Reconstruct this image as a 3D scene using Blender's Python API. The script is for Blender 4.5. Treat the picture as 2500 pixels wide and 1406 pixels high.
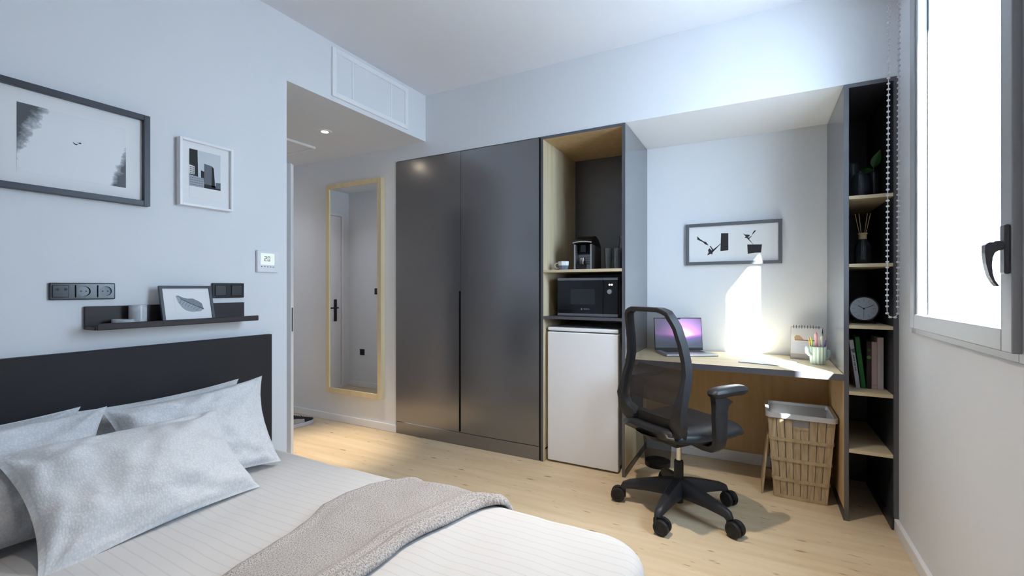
import bpy, bmesh, math, random
from mathutils import Vector, Matrix, noise
random.seed(7)
for o in list(bpy.data.objects): bpy.data.objects.remove(o)
SC = bpy.context.scene
COL = SC.collection
R = math.radians
# ------------------------------------------------------------------ camera
cam = bpy.data.cameras.new('camera'); camo = bpy.data.objects.new('camera', cam); COL.objects.link(camo)
cam.sensor_width = 36.0; cam.lens = 1120.0/2500.0*36.0; cam.shift_y = 0.0004
cam.clip_start = 0.02
camo.location = (0, 0, 1.19); camo.rotation_euler = (R(90), 0, math.atan(602/1120.))
SC.camera = camo
# ------------------------------------------------------------------ world, sun, exposure
W = bpy.data.worlds.new('sky'); SC.world = W; W.use_nodes = True
bg = W.node_tree.nodes['Background']
bg.inputs['Color'].default_value = (0.73, 0.85, 1.0, 1); bg.inputs['Strength'].default_value = 12.0
SUN = bpy.data.lights.new('sun', 'SUN'); SUN.energy = 75.0; SUN.angle = R(0.8); SUN.color = (1.0, 0.95, 0.88)
suno = bpy.data.objects.new('sun', SUN); COL.objects.link(suno)
suno.rotation_euler = Vector((-0.482, 0.860, -0.665)).to_track_quat('-Z', 'Y').to_euler()
suno.location = (6, -6, 8)
SC.view_settings.view_transform = 'Standard'; SC.view_settings.look = 'None'
SC.view_settings.exposure = 0.46; SC.view_settings.gamma = 1.0; SC.view_settings.use_curve_mapping = False
# ------------------------------------------------------------------ materials
MATS = {}
def newmat(name):
    m = bpy.data.materials.new(name); m.use_nodes = True
    MATS[name] = m
    return m, m.node_tree.nodes, m.node_tree.links, m.node_tree.nodes['Principled BSDF']
def rgb(c):
    if isinstance(c, str):
        c = c.lstrip('#'); c = [int(c[i:i+2], 16)/255 for i in (0, 2, 4)]
        c = [x/12.92 if x <= .04045 else ((x+.055)/1.055)**2.4 for x in c]
    return (c[0], c[1], c[2], 1)
def mat(name, color, rough=.6, metal=0., bump=0., bscale=60., var=0., spec=.5, coat=0., ior=1.45):
    m, n, l, p = newmat(name)
    c = rgb(color)
    p.inputs['Base Color'].default_value = c; p.inputs['Roughness'].default_value = rough
    p.inputs['Metallic'].default_value = metal; p.inputs['Specular IOR Level'].default_value = spec
    p.inputs['IOR'].default_value = ior
    if coat: p.inputs['Coat Weight'].default_value = coat; p.inputs['Coat Roughness'].default_value = .15
    if bump or var:
        tc = n.new('ShaderNodeTexCoord'); nz = n.new('ShaderNodeTexNoise'); nz.inputs['Scale'].default_value = bscale
        nz.inputs['Detail'].default_value = 3
        l.new(tc.outputs['Object'], nz.inputs['Vector'])
        if bump:
            b = n.new('ShaderNodeBump'); b.inputs['Strength'].default_value = bump; b.inputs['Distance'].default_value = .002
            l.new(nz.outputs['Fac'], b.inputs['Height']); l.new(b.outputs['Normal'], p.inputs['Normal'])
        if var:
            r = n.new('ShaderNodeValToRGB')
            r.color_ramp.elements[0].position = .3; r.color_ramp.elements[1].position = .7
            r.color_ramp.elements[0].color = tuple(x*(1-var) for x in c[:3])+(1,)
            r.color_ramp.elements[1].color = tuple(min(1, x*(1+var)) for x in c[:3])+(1,)
            l.new(nz.outputs['Fac'], r.inputs['Fac']); l.new(r.outputs['Color'], p.inputs['Base Color'])
    return m
def wood(name, c1, c2, scale, rough=.5, knots=False, dark=None, spec=.4):
    """scale: per-axis noise frequency (small along the grain)"""
    m, n, l, p = newmat(name)
    tc = n.new('ShaderNodeTexCoord'); mp = n.new('ShaderNodeMapping'); mp.inputs['Scale'].default_value = scale
    l.new(tc.outputs['Object'], mp.inputs['Vector'])
    nz = n.new('ShaderNodeTexNoise'); nz.inputs['Scale'].default_value = 1; nz.inputs['Detail'].default_value = 6
    nz.inputs['Roughness'].default_value = .6; nz.inputs['Distortion'].default_value = .3
    l.new(mp.outputs['Vector'], nz.inputs['Vector'])
    r = n.new('ShaderNodeValToRGB'); r.color_ramp.elements[0].position = .32; r.color_ramp.elements[1].position = .7
    r.color_ramp.elements[0].color = rgb(c1); r.color_ramp.elements[1].color = rgb(c2)
    l.new(nz.outputs['Fac'], r.inputs['Fac'])
    out = r.outputs['Color']
    if knots:
        mp2 = n.new('ShaderNodeMapping'); mp2.inputs['Scale'].default_value = (scale[0]*7, scale[1]*2.2, 1)
        l.new(tc.outputs['Object'], mp2.inputs['Vector'])
        n2 = n.new('ShaderNodeTexNoise'); n2.inputs['Scale'].default_value = 1; n2.inputs['Detail'].default_value = 2
        l.new(mp2.outputs['Vector'], n2.inputs['Vector'])
        r2 = n.new('ShaderNodeValToRGB'); r2.color_ramp.elements[0].position = .655; r2.color_ramp.elements[1].position = .77
        r2.color_ramp.elements[0].color = (0, 0, 0, 1); r2.color_ramp.elements[1].color = (1, 1, 1, 1)
        l.new(n2.outputs['Fac'], r2.inputs['Fac'])
        mx = n.new('ShaderNodeMix'); mx.data_type = 'RGBA'
        l.new(r2.outputs['Color'], mx.inputs[0]); l.new(out, mx.inputs[6]); mx.inputs[7].default_value = rgb(dark)
        out = mx.outputs[2]
    l.new(out, p.inputs['Base Color'])
    b = n.new('ShaderNodeBump'); b.inputs['Strength'].default_value = .12; b.inputs['Distance'].default_value = .001
    l.new(nz.outputs['Fac'], b.inputs['Height']); l.new(b.outputs['Normal'], p.inputs['Normal'])
    p.inputs['Roughness'].default_value = rough; p.inputs['Specular IOR Level'].default_value = spec
    return m
def thin(name, color, opac, rough=.5, gloss=0.):
    """partly see-through sheet: fine net or thin clear pane"""
    m, n, l, p = newmat(name)
    n.remove(p); o = n['Material Output']
    t = n.new('ShaderNodeBsdfTransparent'); mx = n.new('ShaderNodeMixShader'); mx.inputs[0].default_value = opac
    if gloss:
        d = n.new('ShaderNodeBsdfGlossy'); d.inputs['Roughness'].default_value = rough
        lw = n.new('ShaderNodeLayerWeight'); lw.inputs['Blend'].default_value = .5
        pw = n.new('ShaderNodeMath'); pw.operation = 'POWER'; pw.inputs[1].default_value = 4.0; l.new(lw.outputs['Facing'], pw.inputs[0])
        ma_ = n.new('ShaderNodeMath'); ma_.operation = 'MULTIPLY_ADD'; ma_.inputs[1].default_value = .45; ma_.inputs[2].default_value = opac*.4
        l.new(pw.outputs[0], ma_.inputs[0]); l.new(ma_.outputs[0], mx.inputs[0])
        t.inputs['Color'].default_value = rgb(color)
    else:
        d = n.new('ShaderNodeBsdfPrincipled'); d.inputs['Base Color'].default_value = rgb(color); d.inputs['Roughness'].default_value = rough
    l.new(t.outputs[0], mx.inputs[1]); l.new(d.outputs[0], mx.inputs[2]); l.new(mx.outputs[0], o.inputs['Surface'])
    return m
def emit(name, color, strength):
    m, n, l, p = newmat(name)
    p.inputs['Base Color'].default_value = rgb(color); p.inputs['Emission Color'].default_value = rgb(color)
    p.inputs['Emission Strength'].default_value = strength
    return m

mat('wall', (.83, .845, .875), .85, bump=.06, bscale=220, spec=.2)
mat('ceil', (.85, .855, .895), .9, spec=.1)
mat('white', (.86, .86, .885), .45)
mat('white_gloss', (.93, .93, .94), .3)
mat('trim_white', (.87, .87, .89), .4)
wood('floor', '#d0b895', '#e0cdae', (1.3, 17, 17), .42, True, '#80603e')
wood('oak', '#cbb894', '#dccdae', (26, 26, 1.2), .5)
wood('oak_x', '#cbb894', '#dccdae', (1.2, 26, 26), .68, spec=.3)
wood('oak_dark', '#cca877', '#d9b98c', (26, 26, 1.2), .55)
wood('birch', '#d9c69e', '#e5d5b2', (22, 22, 1.5), .5)
mat('anthracite', '#4a4a50', .34, bump=.02, bscale=400, ior=1.9)
mat('door_anthracite', '#424146', .24, bump=.015, bscale=300, spec=.5, ior=2.75)
mat('panel_grey', '#63666e', .24, ior=2.3)
mat('shelf_black', '#383a40', .42)
mat('groove', '#060606', .8)
mat('headboard', '#353335', .6, var=.06, bscale=3, spec=.25)
wood('ledge_dark', '#2c2728', '#3c3536', (20, 2, 20), .45, spec=.3)
mat('black', '#101012', .45)
mat('black_soft', '#1b1b1e', .6)
mat('black_gloss', '#0b0c0e', .12, spec=.7)
mat('chair_plastic', '#26272b', .45, bump=.05, bscale=500)
mat('chair_fabric', '#25262a', .42, bump=.08, bscale=700, spec=.6)
mat('chrome', '#d8d8da', .18, 1.)
mat('steel', '#9a9ca2', .32, 1.)
mat('alu', '#a6a7ab', .45, .1)
mat('alu_dark', '#4f5056', .4, .3)
mat('silver', '#b7b8bc', .3, .8)
thin('chair_net', '#333030', .66, .7)
thin('lumbar_net', '#3a3837', .45, .7)
thin('bin_net', '#151516', .5, .5)
thin('window_glass', '#f4fbff', .06, .02, gloss=1)
mat('mat_board', (.88, .88, .89), .8)
mat('paper', (.88, .88, .88), .75)
mat('frame_black', '#3a3d46', .4, bump=.3, bscale=90)
mat('frame_grey', '#6a6d74', .35, .2)
mat('frame_dark', '#474a52', .4)
mat('art_black', '#2c2b2f', .7)
mat('art_grey', '#6c7078', .7)
mat('art_light', '#a9afb8', .7)
mat('art_sky', '#d3d8de', .7)
mat('art_mid', '#8a9099', .7)
mat('marble', '#c3c6ca', .25, var=.16, bscale=42)
mat('plug_dark', '#34383d', .18, spec=.5)
mat('plug_darker', '#24272b', .2, spec=.7)
mat('plug_light', '#6d757a', .3)
mat('switch_dark', '#2d2c30', .35)
mat('lcd_text', '#565c60', .6)
emit('lcd', '#eefcf8', .62)
MATS['lcd'].node_tree.nodes['Principled BSDF'].inputs['Base Color'].default_value = (.12, .13, .13, 1)
emit('lamp_glow', (1.0, .85, .64), 90.0)
mat('mug_white', (.8, .8, .8), .3)
mat('mug_grey', '#6f7a86', .35)
mat('mug_dark', '#2a2d33', .35)
thin('clear_glass', '#e6eaec', .3, .08, gloss=1)
thin('smoke_glass', '#566168', .55, .12)
thin('dark_glass', '#34383e', .62, .10)
mat('coffee', '#4a1c08', .3)
mat('coffee_foam', '#b98a4a', .6)
mat('leaf', '#2f5c1a', .45)
mat('machine_side', '#6a6763', .35, .5)
mat('cork', '#c3a67c', .7)
mat('reed', '#b99a70', .7)
mat('clock_face', '#dde4ee', .5)
mat('clock_ring', '#41454d', .4)
mat('red', '#a23126', .6)
mat('book_white', '#c4c4cc', .6)
mat('book_green', '#1f6f33', .55, var=.25, bscale=150)
mat('book_dark', '#2d2528', .6)
mat('book_pink', '#c2a9a6', .6)
mat('book_cream', '#c9bfbf', .6)
mat('book_grey', '#56534f', .6)
mat('book_pages', '#8a8076', .8)
mat('book_leaf', '#5d8f52', .6)
mat('cactus', '#c0d2cf', .45)
mat('cactus_dark', '#7f9a99', .5)
mat('yellow', '#d6cf3f', .5); mat('orange', '#d78a3a', .5); mat('lime', '#a9c83e', .5)
mat('pink', '#dfa3ab', .6); mat('pale', '#cfcac6', .6); mat('violet', '#5a55a0', .5); mat('umber', '#6b5248', .6); mat('navy', '#4a4d68', .5)
mat('cal_base', '#a79f9c', .7); mat('cal_brown', '#a98a68', .7); mat('cal_cell', '#c4c6cf', .7)
wood('basket_slat', '#a58d6c', '#cdb999', (70, 70, 6), .65)
wood('basket_band', '#a8926f', '#c6b190', (30, 30, 30), .65)
mat('basket_rim', '#c9c9cc', .5)
mat('basket_inner', '#a8a7a8', .6)
mat('shoe_black', '#1d1d1f', .7); mat('shoe_grey', '#a3a1a6', .8); mat('shoe_sole', '#c9c7d2', .6)
mat('cord_white', '#d4d2d6', .5)
mat('key_dark', '#2b2b30', .6)
mat('mirror', (.86, .87, .88), .01, 1.)
mat('blind', '#cfd0d4', .8)
mat('concrete', '#b9b9b6', .9)
mat('asphalt', '#8f969f', .95)
# fabrics -------------------------------------------------------------------------
def fabric(name, c1, c2, kind, sx, sy, bump):
    m, n, l, p = newmat(name)
    tc = n.new('ShaderNodeTexCoord'); mp = n.new('ShaderNodeMapping'); mp.inputs['Scale'].default_value = (sx, sy, 1)
    l.new(tc.outputs['UV'], mp.inputs['Vector'])
    r = n.new('ShaderNodeValToRGB'); r.color_ramp.elements[0].color = rgb(c1); r.color_ramp.elements[1].color = rgb(c2)
    b = n.new('ShaderNodeBump'); b.inputs['Strength'].default_value = bump; b.inputs['Distance'].default_value = .003
    if kind == 'dots':
        t = n.new('ShaderNodeTexVoronoi'); t.inputs['Scale'].default_value = 1; t.inputs['Randomness'].default_value = .7
        l.new(mp.outputs['Vector'], t.inputs['Vector']); h = t.outputs['Distance']
        r.color_ramp.elements[0].position = .6; r.color_ramp.elements[1].position = .1
        r.color_ramp.elements[0].color, r.color_ramp.elements[1].color = rgb(c1), rgb(c2)
        inv = n.new('ShaderNodeMath'); inv.operation = 'SUBTRACT'; inv.inputs[0].default_value = 1; l.new(h, inv.inputs[1])
        l.new(inv.outputs[0], b.inputs['Height']); l.new(inv.outputs[0], r.inputs['Fac'])
        r.color_ramp.elements[0].position = .35; r.color_ramp.elements[1].position = .9
    elif kind == 'lines':
        t = n.new('ShaderNodeTexWave'); t.wave_type = 'BANDS'; t.bands_direction = 'Y'; t.inputs['Scale'].default_value = 1
        t.inputs['Distortion'].default_value = .6; t.inputs['Detail'].default_value = 1; t.inputs['Detail Scale'].default_value = .35
        l.new(mp.outputs['Vector'], t.inputs['Vector']); h = t.outputs['Fac']
        r.color_ramp.elements[0].position = .0; r.color_ramp.elements[1].position = .07
        l.new(h, r.inputs['Fac']); l.new(r.outputs['Color'], b.inputs['Height'])
    else:
        t = n.new('ShaderNodeTexNoise'); t.inputs['Scale'].default_value = 1; t.inputs['Detail'].default_value = 2
        t.inputs['Roughness'].default_value = .7
        l.new(mp.outputs['Vector'], t.inputs['Vector']); h = t.outputs['Fac']
        r.color_ramp.elements[0].position = .36; r.color_ramp.elements[1].position = .6
        l.new(h, r.inputs['Fac']); l.new(h, b.inputs['Height'])
    l.new(r.outputs['Color'], p.inputs['Base Color']); l.new(b.outputs['Normal'], p.inputs['Normal'])
    p.inputs['Roughness'].default_value = .9; p.inputs['Specular IOR Level'].default_value = .15
    p.inputs['Sheen Weight'].default_value = .1
    return m
fabric('pillow_cloth', (.70, .71, .73), (.82, .83, .84), 'dots', 135, 135, .35)
fabric('sheet_cloth', (.615, .60, .595), (.685, .672, .665), 'lines', 1, 9.5, .18)
fabric('throw_knit', (.24, .22, .21), (.60, .56, .54), 'noise', 260, 260, .6)

# ------------------------------------------------------------------ mesh builder
class MB:
    def __init__(s): s.v = []; s.f = []; s.mi = []; s.uv = None; s.M = None; s.cur = 0
    def add(s, vs, fs, M=None):
        k = len(s.v); M = M or s.M
        for p in vs:
            p = Vector(p); s.v.append(tuple(M @ p) if M else tuple(p))
        for f in fs: s.f.append([i+k for i in f]); s.mi.append(s.cur)
        return s
    def bm(s, b, M=None):
        b.verts.index_update()
        s.add([v.co.copy() for v in b.verts], [[v.index for v in f.verts] for f in b.faces], M); b.free(); return s
    def box(s, x0, x1, y0, y1, z0, z1, bev=0, seg=2, M=None):
        vs = [(x, y, z) for x in (x0, x1) for y in (y0, y1) for z in (z0, z1)]
        fs = [(0, 1, 3, 2), (4, 6, 7, 5), (0, 4, 5, 1), (2, 3, 7, 6), (0, 2, 6, 4), (1, 5, 7, 3)]
        if not bev: return s.add(vs, fs, M)
        b = bmesh.new(); bv = [b.verts.new(v) for v in vs]
        for f in fs: b.faces.new([bv[i] for i in f])
        bmesh.ops.bevel(b, geom=b.edges[:], offset=bev, segments=seg, profile=.5, affect='EDGES')
        return s.bm(b, M)
    def prism(s, poly, lo, hi, ax='z', M=None):
        """poly: 2D outline (counter-clockwise); extruded along ax from lo to hi"""
        def P(a, b, c): return {'z': (a, b, c), 'y': (a, c, b), 'x': (c, a, b)}[ax]
        n = len(poly)
        vs = [P(a, b, lo) for a, b in poly]+[P(a, b, hi) for a, b in poly]
        fs = [list(range(n))[::-1], list(range(n, 2*n))]+[[i, (i+1) % n, n+(i+1) % n, n+i] for i in range(n)]
        return s.add(vs, fs, M)
    def cyl(s, p0, p1, r0, r1=None, n=20, caps=True, M=None):
        r1 = r0 if r1 is None else r1
        p0, p1 = Vector(p0), Vector(p1); d = (p1-p0).normalized(); q = d.to_track_quat('Z', 'Y')
        vs = []
        for p, r in ((p0, r0), (p1, r1)):
            for i in range(n):
                a = 2*math.pi*i/n; vs.append(p+q @ Vector((r*math.cos(a), r*math.sin(a), 0)))
        fs = [[i, (i+1) % n, n+(i+1) % n, n+i] for i in range(n)]
        if caps: fs += [list(range(n))[::-1], list(range(n, 2*n))]
        return s.add(vs, fs, M)
    def lathe(s, prof, c=(0, 0, 0), n=24, M=None, ax='z'):
        vs = []; fs = []
        for r, z in prof:
            for i in range(n):
                a = 2*math.pi*i/n; x, y = r*math.cos(a), r*math.sin(a)
                q = {'z': (x, y, z), 'y': (x, z, y), 'x': (z, x, y)}[ax]
                vs.append((c[0]+q[0], c[1]+q[1], c[2]+q[2]))
        for k in range(len(prof)-1):
            for i in range(n): fs.append([k*n+i, k*n+(i+1) % n, (k+1)*n+(i+1) % n, (k+1)*n+i])
        return s.add(vs, fs, M)
    def tube(s, pts, r, n=10, closed=False, sec=None, ref=None, M=None):
        """sweep a circle (radius r or list) or a section sec(i)->[(a,b)] along pts; ref fixes the a-axis"""
        pts = [Vector(p) for p in pts]; m = len(pts); vs = []; fs = []; up = None
        for i in range(m):
            if closed: t = pts[(i+1) % m]-pts[i-1]
            else: t = pts[min(i+1, m-1)]-pts[max(i-1, 0)]
            t.normalize()
            if ref is not None:
                a = Vector(ref(i) if callable(ref) else ref); a = (a-t*a.dot(t)).normalized()
            else:
                if up is None: up = Vector((0, 0, 1)) if abs(t.z) < .9 else Vector((1, 0, 0))
                a = (up-t*up.dot(t)).normalized(); up = a
            b = t.cross(a)
            ri = r[i] if isinstance(r, (list, tuple)) else r
            S = sec(i) if sec else [(ri*math.cos(2*math.pi*k/n), ri*math.sin(2*math.pi*k/n)) for k in range(n)]
            vs += [pts[i]+a*x+b*y for x, y in S]
        n = len(S)
        for i in range(m if closed else m-1):
            j = (i+1) % m
            for k in range(n): fs.append([i*n+k, i*n+(k+1) % n, j*n+(k+1) % n, j*n+k])
        if not closed: fs += [list(range(n))[::-1], [(m-1)*n+k for k in range(n)]]
        return s.add(vs, fs, M)
    def grid(s, fn, nu, nv, uv=None, M=None, flip=False):
        vs = []; fs = []
        for j in range(nv+1):
            for i in range(nu+1): vs.append(fn(i/nu, j/nv))
        for j in range(nv):
            for i in range(nu):
                a = j*(nu+1)+i; q = [a, a+1, a+nu+2, a+nu+1]; fs.append(q[::-1] if flip else q)
        if uv:
            if s.uv is None: s.uv = {}
            k = len(s.v)
            for j in range(nv+1):
                for i in range(nu+1): s.uv[k+j*(nu+1)+i] = uv(i/nu, j/nv)
        return s.add(vs, fs, M)
    def text(s, txt, size, M, ext=.0004, align='CENTER'):
        cu = bpy.data.curves.new('t', 'FONT'); cu.body = txt; cu.size = size; cu.align_x = align; cu.align_y = 'CENTER'; cu.extrude = ext
        cu.resolution_u = 2
        ob = bpy.data.objects.new('t', cu); COL.objects.link(ob)
        dg = bpy.context.evaluated_depsgraph_get(); me = bpy.data.meshes.new_from_object(ob.evaluated_get(dg))
        s.add([v.co.copy() for v in me.vertices], [list(p.vertices) for p in me.polygons], M)
        bpy.data.objects.remove(ob); bpy.data.curves.remove(cu); bpy.data.meshes.remove(me); return s
    def build(s, name, m, parent=None, smooth=None, kind=None, label=None, mods=None):
        me = bpy.data.meshes.new(name); me.from_pydata(s.v, [], s.f); me.update()
        for x in (m if isinstance(m, (list, tuple)) else [m]): me.materials.append(MATS[x])
        for p, i in zip(me.polygons, s.mi): p.material_index = i
        if s.uv:
            ul = me.uv_layers.new(name='UVMap')
            for lp in me.loops: ul.data[lp.index].uv = s.uv.get(lp.vertex_index, (0, 0))
        b = bmesh.new(); b.from_mesh(me); bmesh.ops.recalc_face_normals(b, faces=b.faces[:]); b.to_mesh(me); b.free()
        if smooth is not None:
            me.shade_smooth()
            if smooth: me.set_sharp_from_angle(angle=R(smooth))
        o = bpy.data.objects.new(name, me); COL.objects.link(o)
        if parent: attach(o, parent)
        if kind: o['kind'] = kind
        if label: o['label'] = label
        return o
ROOTM = {}
def attach(o, parent):
    o.parent = parent
    M = ROOTM.get(parent.name)
    if M and M[1]: o.matrix_parent_inverse = M[0].inverted()    # world-coordinate parts under a plain base point
def tag(o, label, cat, group=None, kind=None):
    o['label'] = label; o['category'] = cat
    if group: o['group'] = group
    if kind: o['kind'] = kind
    return o
def thing(name, label, cat, loc=(0, 0, 0), rz=0, group=None, world=True):
    """Empty at the thing's base; world=True: parts are given in world coordinates, else in local ones"""
    o = bpy.data.objects.new(name, None); COL.objects.link(o); o.empty_display_size = .05
    o.location = loc; o.rotation_euler = (0, 0, 0 if world else rz)
    ROOTM[o.name] = (Matrix.Translation(loc), world)
    return tag(o, label, cat, group)
def struct(mb, name, m, label=None, **k):
    o = mb.build(name, m, **k); o['kind'] = 'structure'
    if label: o['label'] = label
    return o
def sroot(name, label, loc):
    o = bpy.data.objects.new(name, None); COL.objects.link(o); o.location = loc; o['kind'] = 'structure'; o['label'] = label
    o.empty_display_size = .05; ROOTM[o.name] = (Matrix.Translation(loc), True); return o
def interp(t, xs, ys):
    if t <= xs[0]: return ys[0]
    for i in range(len(xs)-1):
        if t <= xs[i+1]:
            k = (t-xs[i])/(xs[i+1]-xs[i]); k = k*k*(3-2*k); return ys[i]+(ys[i+1]-ys[i])*k
    return ys[-1]
def lerp(t, xs, ys):
    if t <= xs[0]: return ys[0]
    for i in range(len(xs)-1):
        if t <= xs[i+1]: return ys[i]+(ys[i+1]-ys[i])*(t-xs[i])/(xs[i+1]-xs[i])
    return ys[-1]
def frame_x(mb, x0, x1, ya, yb, za, zb, w, bev=0):
    """rectangular frame in a plane X=const (between x0 and x1), border w"""
    mb.box(x0, x1, ya, ya+w, za, zb, bev); mb.box(x0, x1, yb-w, yb, za, zb, bev)
    mb.box(x0, x1, ya+w, yb-w, za, za+w, bev); mb.box(x0, x1, ya+w, yb-w, zb-w, zb, bev)
    return mb
def frame_y(mb, y0, y1, xa, xb, za, zb, w, bev=0):
    mb.box(xa, xa+w, y0, y1, za, zb, bev); mb.box(xb-w, xb, y0, y1, za, zb, bev)
    mb.box(xa+w, xb-w, y0, y1, za, za+w, bev); mb.box(xa+w, xb-w, y0, y1, zb-w, zb, bev)
    return mb
# ------------------------------------------------------------------ lights of the room
def portal(name, loc, sx, sy, d):
    L = bpy.data.lights.new(name, 'AREA'); L.shape = 'RECTANGLE'; L.size = sx; L.size_y = sy; L.cycles.is_portal = True
    o = bpy.data.objects.new(name, L); COL.objects.link(o); o.location = loc
    o.rotation_euler = Vector(d).to_track_quat('-Z', 'Z').to_euler(); return o
portal('window_portal', (.70, 2.12, 1.78), 1.5, 1.0, (-1, 0, 0))
def downlight(x, y, zc, label, power, size=110, blend=.6, color=(1.0, .85, .66)):
    t = thing('downlight', label, 'downlight', (x, y, zc), group='recessed ceiling downlights')
    MB().lathe([(.020, -.0012), (.026, -.007), (.045, -.006), (.050, -.0003)], (x, y, zc), 32).build('ring', 'trim_white', t, 40)
    MB().lathe([(0, -.0022), (.018, -.0022), (.0205, -.0012)], (x, y, zc), 24).build('lens', 'lamp_glow', t)
    L = bpy.data.lights.new('spot', 'SPOT'); L.energy = power; L.color = color; L.spot_size = R(size); L.spot_blend = blend
    L.shadow_soft_size = .035
    o = bpy.data.objects.new('spot', L); COL.objects.link(o); o.location = (0, 0, -.012); o.parent = t
    return t
# ------------------------------------------------------------------ the room shell
XL, XR, ZC, YB, YF, ZU, ZS, YH, XE, YN = -2.33, .606, 2.718, 2.885, 2.878, 2.232, 2.355, 1.667, -4.45, 3.525
YR = -1.35
struct(MB().box(XE-.1, XR+.1, YR-.1, YN+.1, -.12, 0), 'floor', 'floor', 'pale oak laminate floor')
struct(MB().box(XE-.1, XR+.1, YR-.1, YN+.1, ZC, ZC+.15), 'ceiling', 'ceil', 'plain white ceiling')
struct(MB().box(XL-.1, XL, YR, YH, 0, ZC), 'wall_left', 'wall', 'white wall behind the headboard')
struct(MB().box(XE, XL, YH, YB, ZS, ZC), 'ceiling_hall', 'wall', 'lowered ceiling over the entrance hall')
nw = MB().box(XE, -3.41, YH-.1, YH, 0, ZC).box(-2.68, XL-.1, YH-.1, YH, 0, ZC).box(-3.41, -2.68, YH-.1, YH, 2.04, ZC)
struct(nw, 'wall_hall', 'wall', 'hall wall with the bathroom doorway')
struct(MB().box(-3.6, -3.5, .4, YH-.1, 0, ZC).box(-3.6, XL-.1, .3, .4, 0, ZC), 'wall_bathroom', 'wall', 'bathroom wall behind the open door')
struct(MB().box(XE-.1, XE, YH-.1, YB+.1, 0, ZC), 'wall_end', 'wall', 'end wall of the hall with the entrance door')
struct(MB().box(XE, -2.64, YB, YB+.1, 0, ZC).box(-2.64, XR, YB, YB+.1, ZU+.004, ZC), 'wall_back', 'wall', 'white wall over the fitted units')
struct(MB().box(-2.64, XR, YN+.002, YN+.1, 0, ZU+.15), 'wall_niche', 'wall', 'white back wall of the desk niche')
struct(MB().box(-2.64, XR, YB+.1, YN, ZU+.004, ZU+.15), 'ceiling_niche', 'wall', 'white underside over the desk niche')
struct(MB().box(XL-.1, XR+.1, YR-.1, YR, 0, ZC), 'wall_rear', 'wall', 'white wall behind the viewer')
wy0, wy1, wz0, wz1, XO = 1.64, 2.625, 1.0, 2.57, .684
wr = MB().box(XR, XO, YR-.1, wy0, 0, ZC).box(XR, XO, wy1, YN+.1, 0, ZC).box(XR, XO, wy0, wy1, 0, wz0).box(XR, XO, wy0, wy1, wz1, ZC)
struct(wr, 'wall_right', 'wall', 'white wall with the window')
struct(MB().box(XO, 1.5, -4.5, 6.5, 3.455, 3.60), 'trim_1', 'concrete', 'balcony slab above the window outside')
struct(MB().box(XO+.02, 60, -60, 60, -3.3, -3.2), 'ground', 'asphalt', 'grey ground far below the window outside')
struct(MB().box(XO, 1.5, .42, .545, -3.2, 3.455), 'trim_2', 'concrete', 'balcony side wall outside')
# baseboards
def base(name, *boxes):
    m = MB()
    for b in boxes: m.box(*b, bev=.003, seg=1)
    return struct(m, name, 'trim_white', 'white baseboard')
base('baseboard_hall', (XE, -2.632, YB-.012, YB, 0, .063))
base('baseboard_hall_near', (XE, -3.41, YH, YH+.012, 0, .063))
base('baseboard_end', (XE, XE+.012, YH, 1.75, 0, .063))
base('baseboard_right', (XR-.019, XR, YR, YF, 0, .059))
base('baseboard_left', (XL, XL+.012, YR, YH, 0, .063))
base('baseboard_niche', (-.742, .386, YN-.03, YN-.018, 0, .075))
# open bathroom door (seen edge-on past the wall end)
al = R(32); M1 = Matrix.Translation((-3.40, YH, 0)) @ Matrix.Rotation(al, 4, 'Z')
d1 = sroot('door_1', 'white bathroom door standing ajar at the hall corner', (-3.40, YH, 0))
MB().box(0, .72, -.042, 0, .008, 2.03, .002, 1, M=M1).build('leaf', 'trim_white', d1)
MB().box(.7195, .7215, -.034, -.012, .90, 1.06, M=M1).build('lock_plate', 'steel', d1)
m = MB()
for yy in (.0005, -.0425):
    m.cyl((.66, yy, 1.0), (.66, yy+(.05 if yy > 0 else -.05), 1.0), .008, M=M1)
    m.cyl((.66, yy+(.045 if yy > 0 else -.045), 1.0), (.55, yy+(.045 if yy > 0 else -.045), 1.0), .008, M=M1)
m.build('handle', 'black', d1, 40)
m = MB().box(-3.45, -3.40, YH-.1, YH+.008, 0, 2.09).box(-2.68, -2.63, YH-.1, YH+.008, 0, 2.09).box(-3.40, -2.68, YH-.1, YH+.008, 2.04, 2.09)
m.build('casing', 'trim_white', d1)
# entrance door (in the mirror)
d2 = sroot('door_2', 'pale entrance door with black lever handle, seen in the mirror', (XE, 2.2, 0))
MB().box(XE, XE+.012, 1.80, 2.66, .006, 2.05, .003, 1).build('leaf', 'trim_white', d2)
m = MB(); frame_x(m, XE, XE+.022, 1.765, 2.70, 0, 2.085, .03); m.build('casing', 'trim_white', d2)
m = MB().box(XE+.012, XE+.02, 1.865, 1.905, .80, 1.06, .006).cyl((XE+.02, 1.885, .96), (XE+.06, 1.885, .96), .009).cyl((XE+.055, 1.875, .96), (XE+.055, 1.99, .96), .009)
m.build('handle', 'black', d2, 40)
def wallplate(x, z, label, nm):
    t = thing(nm, label, 'switch' if nm == 'light_switch' else 'socket', (x, YH+.001, z))
    MB().box(x-.036, x+.036, YH+.0005, YH+.009, z-.036, z+.036, .003).build('plate', 'black', t)
    if nm == 'light_switch': MB().box(x-.022, x+.022, YH+.009, YH+.013, z-.022, z+.022, .002).build('rocker', 'switch_dark', t)
    else: MB().lathe([(.022, .0095), (.021, .004), (0, .004)], (x, YH, z), 24, ax='y').build('well', 'switch_dark', t, 40)
wallplate(-3.98, 1.155, 'small black light switch plate seen in the mirror', 'light_switch')
wallplate(-4.22, .42, 'small black socket plate low on the wall in the mirror', 'wall_socket')
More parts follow.
